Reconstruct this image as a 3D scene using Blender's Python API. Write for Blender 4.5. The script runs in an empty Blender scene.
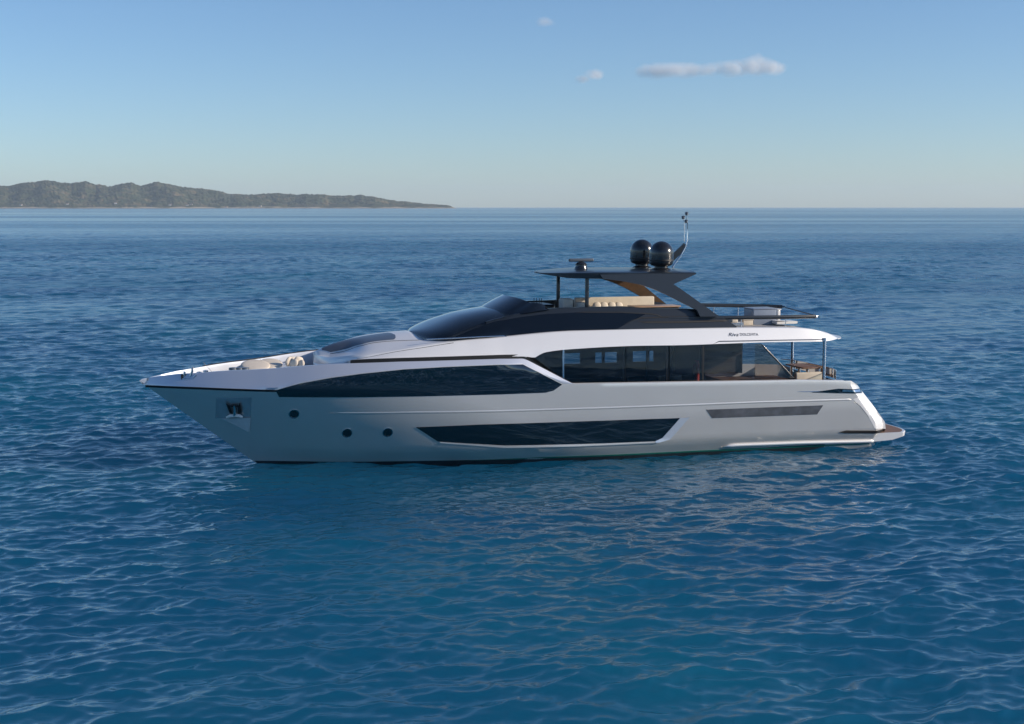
import bpy, math, random
import numpy as np
from mathutils import Vector, Matrix

random.seed(4); rng = np.random.default_rng(7)
SC = bpy.context.scene
COL = SC.collection

# ------------------------------------------------------------------ camera, light, exposure
H = 10.6                      # eye height over the water
F = 1400.0                    # focal length in pixels at 1024 wide
PITCH = math.atan(155.0 / F)
cam_d = bpy.data.cameras.new('camera'); cam_d.sensor_width = 36.0
cam_d.lens = F / 1024 * 36; cam_d.clip_start = 0.5; cam_d.clip_end = 120000
cam = bpy.data.objects.new('camera', cam_d); COL.objects.link(cam)
cam.location = (0, 0, H); cam.rotation_euler = (math.pi / 2 - PITCH, 0, 0)
SC.camera = cam

SUN_EL, SUN_AZ = 19.5, 98.5   # azimuth clockwise from +Y (straight ahead)
se, sa = math.radians(SUN_EL), math.radians(SUN_AZ)
SUN_DIR = Vector((math.sin(sa) * math.cos(se), math.cos(sa) * math.cos(se), math.sin(se)))
world = bpy.data.worlds.new('World'); SC.world = world; world.use_nodes = True
wt = world.node_tree
sky = wt.nodes.new('ShaderNodeTexSky'); sky.sky_type = 'NISHITA'; sky.sun_disc = False
sky.sun_elevation = se; sky.sun_rotation = sa; sky.altitude = 0
sky.air_density = 0.82; sky.dust_density = 0.3; sky.ozone_density = 4.6
bg = wt.nodes['Background']; bg.inputs[1].default_value = 0.130
wt.links.new(sky.outputs[0], bg.inputs[0])
sun_d = bpy.data.lights.new('sun', 'SUN'); sun_d.energy = 5.0; sun_d.angle = math.radians(0.5)
sun_d.color = (1.0, 0.87, 0.72)
sun = bpy.data.objects.new('sun', sun_d); COL.objects.link(sun)
sun.rotation_euler = SUN_DIR.to_track_quat('Z', 'Y').to_euler()
SC.view_settings.view_transform = 'Standard'; SC.view_settings.look = 'None'
SC.view_settings.gamma = 1.0; SC.view_settings.exposure = 0.10
SC.view_settings.use_curve_mapping = False
SC.cycles.use_denoising = True
SC.cycles.volume_bounces = 12
SC.cycles.max_bounces = 10; SC.cycles.transparent_max_bounces = 16
SC.cycles.caustics_reflective = False; SC.cycles.caustics_refractive = False
SC.cycles.sample_clamp_indirect = 6

# ------------------------------------------------------------------ materials
def mat(name, base, rough=0.5, metal=0.0, coat=0.0, var=0.0, vscale=3.0, bump=0.0, bscale=40.0, ior=1.5, spec=0.5):
    m = bpy.data.materials.new(name); m.use_nodes = True
    nt = m.node_tree; b = nt.nodes['Principled BSDF']
    b.inputs['Base Color'].default_value = (*base, 1); b.inputs['Roughness'].default_value = rough
    b.inputs['Metallic'].default_value = metal; b.inputs['Coat Weight'].default_value = coat
    b.inputs['Coat Roughness'].default_value = 0.08; b.inputs['IOR'].default_value = ior
    b.inputs['Specular IOR Level'].default_value = spec
    tc = nt.nodes.new('ShaderNodeTexCoord')
    if var:
        n = nt.nodes.new('ShaderNodeTexNoise'); n.inputs['Scale'].default_value = vscale; n.inputs['Detail'].default_value = 4
        r = nt.nodes.new('ShaderNodeValToRGB')
        r.color_ramp.elements[0].position = 0.3; r.color_ramp.elements[1].position = 0.7
        r.color_ramp.elements[0].color = (*[c * (1 - var) for c in base], 1)
        r.color_ramp.elements[1].color = (*[min(1, c * (1 + var)) for c in base], 1)
        nt.links.new(tc.outputs['Object'], n.inputs['Vector']); nt.links.new(n.outputs['Fac'], r.inputs['Fac'])
        nt.links.new(r.outputs[0], b.inputs['Base Color'])
    if bump:
        n2 = nt.nodes.new('ShaderNodeTexNoise'); n2.inputs['Scale'].default_value = bscale; n2.inputs['Detail'].default_value = 3
        bp = nt.nodes.new('ShaderNodeBump'); bp.inputs['Strength'].default_value = 0.5; bp.inputs['Distance'].default_value = bump
        nt.links.new(tc.outputs['Object'], n2.inputs['Vector']); nt.links.new(n2.outputs['Fac'], bp.inputs['Height'])
        nt.links.new(bp.outputs[0], b.inputs['Normal'])
    return m

def glass(name, tint, rough=0.01, f0=0.06):
    m = bpy.data.materials.new(name); m.use_nodes = True
    nt = m.node_tree; nt.nodes.remove(nt.nodes['Principled BSDF']); out = nt.nodes['Material Output']
    tr = nt.nodes.new('ShaderNodeBsdfTransparent'); tr.inputs[0].default_value = (*tint, 1)
    gl = nt.nodes.new('ShaderNodeBsdfGlossy'); gl.inputs['Roughness'].default_value = rough
    fr = nt.nodes.new('ShaderNodeFresnel'); fr.inputs[0].default_value = 1.0 + 2 * math.sqrt(f0) / (1 - math.sqrt(f0))
    mx = nt.nodes.new('ShaderNodeMixShader')
    nt.links.new(fr.outputs[0], mx.inputs[0]); nt.links.new(tr.outputs[0], mx.inputs[1]); nt.links.new(gl.outputs[0], mx.inputs[2])
    nt.links.new(mx.outputs[0], out.inputs[0])
    return m

M = {}
M['silver'] = mat('silver_paint', (0.78, 0.75, 0.71), 0.32, 0.66, 0.4, 0.02, 0.6)
M['bulwark'] = mat('pale_silver_paint', (0.62, 0.65, 0.72), 0.32, 0.5, 0.4, 0.015, 0.6)
M['white'] = mat('white_gelcoat', (0.78, 0.78, 0.785), 0.36, 0.2, 0.3, 0.015, 0.8)
M['inner_white'] = mat('inner_gelcoat', (0.78, 0.76, 0.72), 0.35, 0, 0.2, 0.03, 2.0)
M['black_glass'] = mat('black_glass', (0.003, 0.004, 0.006), 0.012, 0, 0.0, 0, ior=2.1)
M['wind_glass'] = mat('windscreen_glass', (0.006, 0.009, 0.014), 0.05, 0, 0.5, 0, ior=1.5)
M['charcoal'] = mat('charcoal_paint', (0.014, 0.019, 0.026), 0.32, 0.2, 0.3, 0.05, 1.2)
M['side_glass'] = mat('navy_side_glass', (0.004, 0.007, 0.013), 0.06, 0, 0, 0, ior=1.4)
M['rubber'] = mat('black_rubber', (0.008, 0.008, 0.009), 0.5)
M['steel'] = mat('polished_steel', (0.65, 0.66, 0.68), 0.12, 1.0, 0, 0.05, 5)
M['pocket'] = mat('pocket_steel', (0.50, 0.54, 0.56), 0.25, 0.6, 0, 0.1, 3)
M['chafe'] = mat('brushed_plate', (0.62, 0.64, 0.66), 0.45, 0.15, 0, 0.08, 3)
M['skylight'] = mat('grey_skylight', (0.085, 0.10, 0.125), 0.30, 0, 0.3, 0.08, 3)
M['grey_sheen'] = mat('grey_painted_sheen', (0.17, 0.175, 0.185), 0.12, 0.5, 0, 0.25, 2.5, 0.004, 3.0)  # raised grey and mottling put the sky's reflection into the window's colour
M['cream'] = mat('cream_cushion', (0.60, 0.53, 0.43), 0.85, 0, 0, 0.06, 4, 0.004, 60)
M['cushion'] = mat('pale_cushion', (0.64, 0.57, 0.48), 0.85, 0, 0, 0.05, 5, 0.006, 30)
M['teak'] = mat('teak', (0.20, 0.115, 0.075), 0.6, 0, 0, 0.2, 9, 0.002, 50)
M['walnut'] = mat('brown_lining', (0.085, 0.045, 0.02), 0.5, 0, 0, 0.2, 6)
M['bluegrey'] = mat('bluegrey_cabinet', (0.20, 0.24, 0.31), 0.4, 0, 0.2, 0.05, 3)
M['green'] = mat('boot_stripe', (0.01, 0.16, 0.13), 0.35, 0, 0.2, 0.1, 3)
M['antifoul'] = mat('antifouling', (0.012, 0.022, 0.03), 0.55, 0, 0, 0.2, 3)
M['dark_wood'] = mat('dark_wood', (0.025, 0.015, 0.012), 0.45, 0, 0.2, 0.25, 6)
M['interior'] = mat('interior_lining', (0.032, 0.024, 0.019), 0.6, 0, 0, 0.1, 3)
M['red'] = mat('red_lacquer', (0.45, 0.05, 0.03), 0.4, 0, 0.2, 0.1, 5)
M['dome'] = mat('black_dome', (0.014, 0.015, 0.017), 0.22, 0.0, 0.6, 0.05, 4)
M['salon_glass'] = glass('salon_glass', (0.42, 0.44, 0.46), f0=0.075)
M['wing_glass'] = glass('wing_glass', (0.30, 0.27, 0.25), f0=0.075)
M['rail_glass'] = glass('rail_glass', (0.80, 0.86, 0.88), f0=0.04)
M['ink'] = mat('navy_lettering', (0.012, 0.02, 0.05), 0.4)
M['bevel_sheen'] = mat('painted_bevel_sheen', (0.60, 0.66, 0.74), 0.35, 0.5, 0.3, 0.03, 3)  # pale colour stands in for sky light caught by the bevel

# ------------------------------------------------------------------ mesh helpers
class MB:
    def __init__(s): s.v = []; s.f = []; s.mi = []
    def add(s, vs, fs):
        o = len(s.v); s.v += [tuple(map(float, p)) for p in vs]; s.f += [tuple(i + o for i in f) for f in fs]; return o
    def grid(s, rows, close=False, flip=False):
        n = len(rows[0]); fs = []
        for i in range(len(rows) - 1):
            for j in range(n - (0 if close else 1)):
                a, b = i * n + j, i * n + (j + 1) % n; c, d = b + n, a + n
                fs.append((a, d, c, b) if flip else (a, b, c, d))
        s.add([p for r in rows for p in r], fs)
    def box(s, x0, x1, y0, y1, z0, z1, bev=0.0):
        if bev <= 0:
            vs = [(x, y, z) for x in (x0, x1) for y in (y0, y1) for z in (z0, z1)]
            s.add(vs, [(0, 1, 3, 2), (4, 6, 7, 5), (0, 4, 5, 1), (2, 3, 7, 6), (0, 2, 6, 4), (1, 5, 7, 3)]); return
        # rounded box: stacked rounded-rectangle rings
        def ring(ins, z, b):
            pts = []
            for cx, cy, a0 in ((x1 - b, y1 - b, 0), (x0 + b, y1 - b, 90), (x0 + b, y0 + b, 180), (x1 - b, y0 + b, 270)):
                for k in range(5):
                    a = math.radians(a0 + k * 22.5); r = b - ins
                    pts.append((cx + r * math.cos(a), cy + r * math.sin(a), z))
            return pts
        rows = []
        for k in range(5):
            a = k * math.pi / 8; rows.append(ring(bev * (1 - math.sin(a)) * .98, z0 + bev * (1 - math.cos(a)), bev))
        for k in range(5):
            a = k * math.pi / 8; rows.append(ring(bev * (1 - math.cos(a)) * .98, z1 - bev * (1 - math.sin(a)), bev))
        s.grid(rows, True); n = 20; o = len(s.v) - n * 10
        s.f.append(tuple(range(o + n - 1, o - 1, -1))); s.f.append(tuple(range(o + 9 * n, o + 10 * n)))
    def tube(s, pts, r, n=8, caps=True):
        pts = [Vector(p) for p in pts]; rows = []
        rr = r if isinstance(r, (list, tuple)) else [r] * len(pts)
        for i, p in enumerate(pts):
            d = (pts[min(i + 1, len(pts) - 1)] - pts[max(i - 1, 0)]).normalized()
            u = d.cross(Vector((0, 0, 1)))
            if u.length < 1e-3: u = Vector((1, 0, 0))
            u.normalize(); w = u.cross(d)
            rows.append([p + (u * math.cos(a) + w * math.sin(a)) * rr[i] for a in [2 * math.pi * k / n for k in range(n)]])
        o = len(s.v); s.grid(rows, True)
        if caps: s.f.append(tuple(range(o + n - 1, o - 1, -1))); o2 = o + n * (len(pts) - 1); s.f.append(tuple(range(o2, o2 + n)))
    def lathe(s, c, prof, n=32):
        rows = [[(c[0] + r * math.cos(a), c[1] + r * math.sin(a), c[2] + z) for a in [2 * math.pi * k / n for k in range(n)]] for r, z in prof]
        s.grid(rows, True)
    def prism(s, poly, y0, y1):
        """polygon in (x,z), optional per-vertex y shift, extruded along y"""
        n = len(poly); a = [(p[0], y0 + (p[2] if len(p) > 2 else 0), p[1]) for p in poly]; b = [(p[0], y1 + (p[2] if len(p) > 2 else 0), p[1]) for p in poly]
        fs = [tuple(range(n)), tuple(range(2 * n - 1, n - 1, -1))]
        for i in range(n): j = (i + 1) % n; fs.append((i, i + n, j + n, j))
        s.add(a + b, fs)
    def ell(s, c, r, n=20, m=12, p=1.0):
        rows = []
        for i in range(m + 1):
            t = math.pi * i / m - math.pi / 2
            cz, cr = math.sin(t), max(1e-3, math.cos(t)) ** p
            rows.append([(c[0] + r[0] * cr * math.cos(a), c[1] + r[1] * cr * math.sin(a), c[2] + r[2] * cz) for a in [2 * math.pi * k / n for k in range(n)]])
        s.grid(rows, True)
    def build(s, name, m, parent=None, smooth=35, weld=True):
        me = bpy.data.meshes.new(name); me.from_pydata(s.v, [], s.f)
        import bmesh
        bm = bmesh.new(); bm.from_mesh(me)
        if weld: bmesh.ops.remove_doubles(bm, verts=bm.verts, dist=1e-4)
        bmesh.ops.recalc_face_normals(bm, faces=bm.faces); bm.to_mesh(me); bm.free()
        me.polygons.foreach_set('use_smooth', [True] * len(me.polygons)); me.set_sharp_from_angle(angle=math.radians(smooth))
        me.materials.append(m)
        o = bpy.data.objects.new(name, me); COL.objects.link(o)
        if parent is not None: o.parent = parent
        return o

def tag(o, label=None, cat=None, group=None, kind=None):
    if label: o['label'] = label
    if cat: o['category'] = cat
    if group: o['group'] = group
    if kind: o['kind'] = kind
    return o

def empty(name, loc=(0, 0, 0), rz=0, parent=None):
    o = bpy.data.objects.new(name, None); COL.objects.link(o); o.location = loc; o.rotation_euler = (0, 0, rz)
    if parent is not None: o.parent = parent
    return o

# ------------------------------------------------------------------ measuring: photo pixel + half breadth -> yacht (x aft of the bow, z)
PSI = math.radians(15.8)
S0 = H / 11.2
AX = np.array([math.cos(PSI), math.sin(PSI)]); NRM = np.array([-math.sin(PSI), math.cos(PSI)])
A0 = (np.array([16.38, 65.66]) + 3.3 * NRM) * S0   # point on the centre line abreast of the stern waterline
def _raw(u, v, hb):
    d = np.array([(u - 512) / F, 1.0, -(v - 362) / F]); c, s = math.cos(PITCH), math.sin(PITCH)
    d = np.array([d[0], d[1] * c + d[2] * s, -d[1] * s + d[2] * c])
    t = (A0 @ NRM - hb) / (d[:2] @ NRM); q = d * t
    x = (q[:2] - A0) @ AX; return x, q[2] + H
XB = 0.0; XB = _raw(139.3, 380.8, 0)[0]
ORIGIN = A0 + AX * XB         # bow tip over the water
def P(u, v, hb):
    """hb = distance of the point from the centre line, towards the camera; number or function of (x, z)"""
    if not callable(hb):
        x, z = _raw(u, v, hb); return x - XB, z
    h = 3.0
    for _ in range(25):
        x, z = _raw(u, v, h); h = 0.5 * h + 0.5 * hb(x - XB, z)
    return x - XB, z
def pchip(xs, ys):
    xs = np.array(xs, float); ys = np.array(ys, float); h = np.diff(xs); d = np.diff(ys) / h
    m = np.zeros(len(xs)); m[0], m[-1] = d[0], d[-1]
    for i in range(1, len(xs) - 1):
        if d[i - 1] * d[i] > 0:
            w1, w2 = 2 * h[i] + h[i - 1], h[i] + 2 * h[i - 1]; m[i] = (w1 + w2) / (w1 / d[i - 1] + w2 / d[i])
    def f(x):
        x = float(x)
        if x <= xs[0]: return float(ys[0])
        if x >= xs[-1]: return float(ys[-1])
        i = int(np.searchsorted(xs, x) - 1); t = (x - xs[i]) / h[i]
        return float((1 + 2 * t) * (1 - t) ** 2 * ys[i] + t * (1 - t) ** 2 * h[i] * m[i] + t * t * (3 - 2 * t) * ys[i + 1] + t * t * (t - 1) * h[i] * m[i + 1])
    return f
def lin(xs, ys):
    xs = np.array(xs, float); ys = np.array(ys, float)
    return lambda x: float(np.interp(x, xs, ys))
def curve(px, hb, smooth=True):
    pts = sorted(P(u, v, hb) for u, v in px)
    return (pchip if smooth else lin)([p[0] for p in pts], [p[1] for p in pts])

# ------------------------------------------------------------------ hull form
s0 = P(145.5, 385.5, 0); s1 = P(258.5, 464.7, 0); tip = P(139.3, 380.8, 0)
SL = (s1[0] - s0[0]) / (s1[1] - s0[1])
def xs_(z):
    if z <= s0[1]: return s0[0] + SL * (z - s0[1])
    t = min(1, (z - s0[1]) / (tip[1] - s0[1])); return s0[0] + (tip[0] - s0[0]) * t ** 0.7
_xe = sorted([(P(u, v, 2.9)[1], P(u, v, 2.9)[0]) for u, v in ((858.5, 385), (872, 403), (885.5, 422), (887, 432), (885, 444))])
XE = lin([a for a, b in _xe], [b for a, b in _xe])
def xe_(z): return XE(z)
def Yb(x, z):
    """half breadth of the hull below the knuckle"""
    z = max(-1.0, min(z, 4.2)); x0 = xs_(min(z, s0[1]))
    tz = max(0, min(1, z / 3.2))
    B = np.interp(z, [-1, 0, 0.55, 1.7, 3.2], [2.3, 2.92, 3.28, 3.42, 3.50]); Le = np.interp(z, [-1, 0, 0.6, 3.2], [17, 16, 13.6, 12.3]); p = 1.95 + 0.5 * tz
    s = max(0, min(1, (x - x0) / Le)); y = B * (1 - (1 - s) ** p)
    if x > 20: y -= 0.16 * ((x - 20) / 11) ** 2
    r = 0.62; xe = xe_(z)
    if x > xe - r: q = min(1, (x - (xe - r)) / r); y -= 0.40 * q + 0.12 * q ** 4
    return float(max(y, 0))
Kpx = [(145.5, 385.3), (200, 387.5), (275, 390.3), (300, 383), (331, 377.4), (362, 373.3), (403.6, 369), (445, 366.6), (500, 364.4), (523, 364), (562.5, 384.0), (700, 382.4), (797, 381), (851, 381.6), (859, 387)]
Epx = [(139.3, 380.8), (142.4, 379), (150, 377.6), (161, 376.2), (178, 374.3), (199, 373.2), (217, 371.6), (235, 370.5), (250, 370.1), (274, 368.7), (301, 366.3), (325, 364.6), (352, 363.4), (400, 361.8), (500, 358.9), (524.6, 358.7), (573, 384.0), (690, 382), (797, 380.3), (851, 380.8), (859, 386)]
zK = curve(Kpx, Yb, False)
_kx = np.arange(-1, 33, 0.05); _kz = np.array([zK(x) for x in _kx]); _w = np.exp(-0.5 * (np.arange(-40, 41) * 0.05 / 0.75) ** 2); _w /= _w.sum()
_ks = np.convolve(np.pad(_kz, 40, mode='edge'), _w, 'valid')
def zKL(x): return float(np.interp(x, _kx, _ks))
def lean(x): return float(np.interp(x, [0, 2, 8, 17, 20, 31], [0.25, 0.5, 0.62, 0.55, 0.3, 0.1]))
def Y(x, z):
    k = zKL(x)
    if z <= k: return Yb(x, z)
    return max(0.0, Yb(x, k) - lean(x) * (z - k))
zE = curve(Epx, Y, False)
def YE(x): return Y(x, zE(x))
def onhull(x, z, off=0.0, side=-1): return (x, side * (Y(x, z) + off), z)

root = empty('motor_yacht', (ORIGIN[0], ORIGIN[1], 0), PSI)
tag(root, 'large silver and white motor yacht with dark flybridge at anchor on blue sea', 'yacht')

def hull_rows(side):
    ts = np.concatenate([np.linspace(0, 0.12, 28)[:-1], np.linspace(0.12, 0.90, 190)[:-1], np.linspace(0.90, 1, 44)])
    rows = []
    for t in ts:
        r = []
        for part, n in (('low', 24), ('up', 7)):
            for k in range(n):
                q = k / (n - 1)
                if part == 'up' and k == 0: continue
                x = t * 31
                for _ in range(14):
                    kz = zK(x); z = -0.9 + (kz + 0.9) * q if part == 'low' else kz + max(zE(x) - kz, 0.004) * q
                    xn = xs_(z) + (xe_(z) - xs_(z)) * t; x = 0.5 * x + 0.5 * xn
                r.append(onhull(x, z, 0, side))
        rows.append(r)
    return rows
RP = hull_rows(-1); RS = [[(a, -b, c) for a, b, c in r] for r in RP]
mb = MB(); mb.grid(RP); mb.grid(RS, flip=True)
# transom
mb.grid([RP[-1], RS[-1]])
hull = mb.build('hull', M['silver'], root, 25)

# light painted band over the knuckle (its own surface just proud of the shell)
def panel(top_px, bot_px, off, m, name, parent, hb=None, nx=120, nz=10, skirt=0.03, fy=None, smooth=30, side=-1):
    """panel lying on a side surface: upper and lower edge as photo pixels; fy(x,z) half breadth"""
    fy = fy or Y
    tp = sorted(P(u, v, fy) for u, v in top_px); bp = sorted(P(u, v, fy) for u, v in bot_px)
    ft = lin([p[0] for p in tp], [p[1] for p in tp]); fb = lin([p[0] for p in bp], [p[1] for p in bp])
    x0 = min(tp[0][0], bp[0][0]); x1 = max(tp[-1][0], bp[-1][0])
    xs = sorted(set(np.linspace(x0, x1, nx)) | {p[0] for p in tp} | {p[0] for p in bp})
    rows = []
    for x in xs:
        a, b = fb(x), ft(x); b = max(b, a + 1e-4)
        r = [(x, side * (fy(x, a) + off - skirt), a)]
        r += [(x, side * (fy(x, a + (b - a) * k / nz) + off), a + (b - a) * k / nz) for k in range(nz + 1)]
        r += [(x, side * (fy(x, b) + off - skirt), b)]
        rows.append(r)
    r0 = [(p[0], p[1] - side * skirt, p[2]) for p in rows[0]]; r1 = [(p[0], p[1] - side * skirt, p[2]) for p in rows[-1]]
    o = MB(); o.grid([r0] + rows + [r1])
    return o.build(name, m, parent, smooth)

# white band: knuckle to bulwark edge, both sides, wrapping over the cap and down the inner face to the deck
mb = MB()
XZ0 = 0.02
def deckz(x): return zE(x) - 0.85
xsb = np.concatenate([np.linspace(0.0, 2, 40)[:-1], np.linspace(2, P(573, 384, 3.4)[0] + 0.0, 170)])
for side in (-1, 1):
    rows = []
    for x in xsb:
        k, e = zK(x), zE(x)
        if x < s0[0]: q_ = max(0, x / s0[0]); k = zE(0) + (k - zE(0)) * q_ ** 1.2 - 0.004
        r = [(x, side * (Y(x, k + (e - k) * q) + 0.006), k + (e - k) * q) for q in np.linspace(0.0, 1, 9)]
        r[0] = (x, side * max(Y(x, k) - 0.004, 0), k)
        r[-1] = (x, side * (Y(x, e) + 0.001), e + 0.006)
        t = min(0.14, YE(x) * 0.5)
        r += [(x, side * max(0, YE(x) - t), e + 0.006), (x, side * max(0, YE(x) - t - 0.02), e - min(0.10, x * 0.1)), (x, side * max(0, YE(x) - t - 0.05), e - min(0.85, 0.02 + x * 0.30))]
        rows.append(r)
    mb.grid(rows, flip=side > 0)
band = mb.build('bulwark', M['bulwark'], root, 28)
# aft bulwark cap + inner face
mb = MB()
xsa = np.linspace(P(573, 384, 3.4)[0], 30.2, 60)
for side in (-1, 1):
    mb.grid([[(x, side * (YE(x) + 0.004), zE(x) + 0.004), (x, side * (YE(x) - 0.16), zE(x) + 0.02), (x, side * (YE(x) - 0.18), zE(x) - 0.8)] for x in xsa])
mb.build('cockpit_coaming', M['white'], root, 28)
mb = MB()
mb.grid([[(x, s * max(0.0, YE(x) - 0.15), zE(x) - 0.8) for s in np.linspace(-1, 1, 9)] for x in np.linspace(3.0, 10.5, 40)])
mb.build('foredeck', M['teak'], root, 30)
mb = MB()
zck = zE(29) - 0.55
mb.grid([[(x, s * max(0.0, Yb(x, zck) - 0.12), zck) for s in np.linspace(-1, 1, 9)] for x in np.linspace(17.5, 30.0, 30)])
mb.build('main_deck', M['teak'], root, 30)

# hull details -------------------------------------------------------
panel([(145.3, 385.0), (200, 387.2), (276, 390.0)], [(148.5, 387.2), (200, 389.4), (277, 392.0)], 0.02, M['rubber'], 'rub_strake', hull, nz=2)
WTOP = [(275.5, 390.2), (300, 383.4), (331, 377.8), (362, 373.7), (403.6, 369.4), (445, 367), (500, 364.8), (523, 364.4), (562, 384.4)]
panel(WTOP, [(275.5, 390.4), (279, 397), (330, 397.4), (383, 396.9), (500, 394.4), (546, 392.6), (553.5, 390.6), (562, 384.6)], 0.012, M['black_glass'], 'bow_window', hull, nx=180)
panel([(416, 427.2), (480, 424.5), (680, 418)], [(416.4, 427.6), (438, 441.6), (505, 445.4), (600, 443.4), (655, 441.2), (662, 438), (680, 418.2)], 0.014, M['black_glass'], 'lower_window', hull)
panel([(680.5, 418), (690, 417)], [(655, 441.4), (663, 438), (680, 418.2)][0:0] + [(680.5, 418.2), (690, 417.2)], 0.02, M['bevel_sheen'], 'window_trim', hull) if False else None
def strip(px, w0, w1, off, m, name, parent, side=-1, n=90, fy=None):
    """a rounded moulding along a line of pixels on the side; w = radius out, height"""
    fy = fy or Y
    pts = [P(u, v, fy) for u, v in px]; d = [0]
    for a, b in zip(pts, pts[1:]): d.append(d[-1] + math.dist(a, b))
    o = MB(); rows = []
    for t in np.linspace(0, d[-1], n):
        x = float(np.interp(t, d, [p[0] for p in pts])); z = float(np.interp(t, d, [p[1] for p in pts]))
        e = min(1, t / 0.4, (d[-1] - t) / 0.15 + 0.02)
        rows.append([(x, side * (fy(x, z + w1 * math.sin(a)) - 0.004 + w0 * e * math.cos(a)), z + w1 * math.sin(a) * e) for a in np.linspace(-1.57, 1.57, 7)])
    o.grid(rows); return o.build(name, m, parent, 50)
# bevel round the lower window: aft reveal with sky light painted in, lip underneath
def ribbon(a_px, b_px, offa, offb, m, name, parent, n=40, fy=None):
    fy = fy or Y
    def samp(px):
        pts = [P(u, v, fy) for u, v in px]; d = np.concatenate([[0], np.cumsum([math.dist(p, q) for p, q in zip(pts, pts[1:])])]); d /= d[-1]
        return [(float(np.interp(t, d, [p[0] for p in pts])), float(np.interp(t, d, [p[1] for p in pts]))) for t in np.linspace(0, 1, n)]
    A, B = samp(a_px), samp(b_px); rows = []
    for (xa, za), (xb, zb) in zip(A, B):
        r = [(xa, -(fy(xa, za) - 0.02), za)]
        for k in range(5):
            q = k / 4; x = xa + (xb - xa) * q; z = za + (zb - za) * q; r.append((x, -(fy(x, z) + offa + (offb - offa) * q), z))
        r.append((xb, -(fy(xb, zb) - 0.02), zb)); rows.append(r)
    o = MB(); o.grid(rows); return o.build(name, m, parent, 30)
ribbon([(680, 418), (662.5, 438), (655, 441.2)], [(689.5, 417), (670, 439.2), (656, 443.2)], 0.016, 0.05, M['bevel_sheen'], 'window_reveal', hull)
ribbon([(440, 442.2), (505, 445.8), (600, 443.8), (655, 441.6)], [(440, 442.8), (505, 447.8), (600, 445.6), (656, 443.2)], 0.016, 0.03, M['silver'], 'window_lip', hull)
panel([(706, 409.6), (823, 405.2)], [(706.2, 410), (712, 418.2), (817, 414.4), (822.8, 405.6)], 0.012, M['grey_sheen'], 'stern_window', hull)
panel([(839, 432.2), (846, 430.4), (884.5, 429)], [(839.2, 432.6), (845, 433.4), (884, 431.9)], 0.014, M['rubber'], 'vent_slot', hull, nx=50, nz=3)
strip([(330, 413.3), (415, 412.6), (500, 411.2), (600, 408.2), (690, 405), (760, 402.2), (852, 399.6)], 0.016, 0.05, 0, M['silver'], 'feature_line', hull, n=160)
strip([(852, 399.8), (860, 406), (868, 416), (873, 424), (876, 432)], 0.012, 0.02, 0, M['skylight'], 'quarter_seam', hull, n=40)
strip([(721, 447.2), (735, 445.6), (800, 443.2), (884, 439.3)], 0.11, 0.085, 0, M['white'], 'spray_rail', hull)
panel([(812, 392.2), (838, 388.6), (860, 388.2)], [(812.2, 392.4), (838, 393.2), (862, 392.6)], 0.016, M['black_glass'], 'mooring_recess', hull, nx=60, nz=4)
panel([(842, 389.6), (858, 389.4)], [(842, 391.6), (860, 391.4)], 0.05, M['steel'], 'mooring_roller', hull, nx=20, nz=4)
strip([(795, 391.8), (812, 391.6), (838, 390.6)], 0.02, 0.02, 0, M['steel'], 'handrail', hull, n=30)
panel([(853, 399.2), (862.3, 391.6), (872, 404), (884.8, 422), (885.5, 428)], [(853, 399.6), (859.5, 405), (868, 416), (874.5, 428.4), (885.5, 428.8)], 0.008, M['white'], 'quarter_sun_paint', hull, nx=40, nz=8, skirt=0.02)  # white overlay paints sunlight onto the hull's aft corner
# boot stripe and antifouling
def level_panel(z0, z1, off, m, name, x0, x1, parent):
    for side in (-1,):
        o = MB(); rows = []
        for x in np.linspace(x0, x1, 160):
            rows.append([(x + xs_(z) * max(0, 1 - (x - x0) / 3) - xs_(z0) * max(0, 1 - (x - x0) / 3), side * (Yb(x + (xs_(z) - xs_(z0)) * max(0, 1 - (x - x0) / 3), z) + off), z) for z in np.linspace(z0, z1, 4)])
        o.grid(rows); o.build(name, m, parent, 30)
level_panel(-0.7, 0.02, 0.008, M['antifoul'], 'antifouling', xs_(-0.7) + 0.05, 29.6, hull)
panel([(262, 463.6), (300, 464.0), (380, 463.0), (540, 457.2), (700, 450.4), (869, 442.8)], [(262, 464.8), (300, 465.2), (380, 464.2), (540, 458.5), (700, 451.8), (869, 444.2)], 0.012, M['green'], 'boot_stripe', hull, nz=2, nx=160)

def porthole(u, v, r):
    x0, z0 = P(u, v, Y); o = MB(); g = MB(); n = 28
    prof = [(r * 0.80, 0.004), (r * 0.84, 0.03), (r * 0.95, 0.03), (r * 1.0, 0.004)]
    o.grid([[onhull(x0 + q * math.cos(a), z0 + q * math.sin(a), h) for a in np.linspace(0, 2 * math.pi, n, endpoint=False)] for q, h in prof], True)
    ring = o.build('porthole', M['steel'], hull, 40)
    g.grid([[onhull(x0 + q * math.cos(a), z0 + q * math.sin(a), 0.01) for a in np.linspace(0, 2 * math.pi, n, endpoint=False)] for q in (0.001, r * 0.4, r * 0.83)], True)
    g.build('pane', M['black_glass'], hull, 40)
for u, v in ((294, 414), (347, 433), (387.6, 432.5)): porthole(u, v, 0.215)

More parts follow.
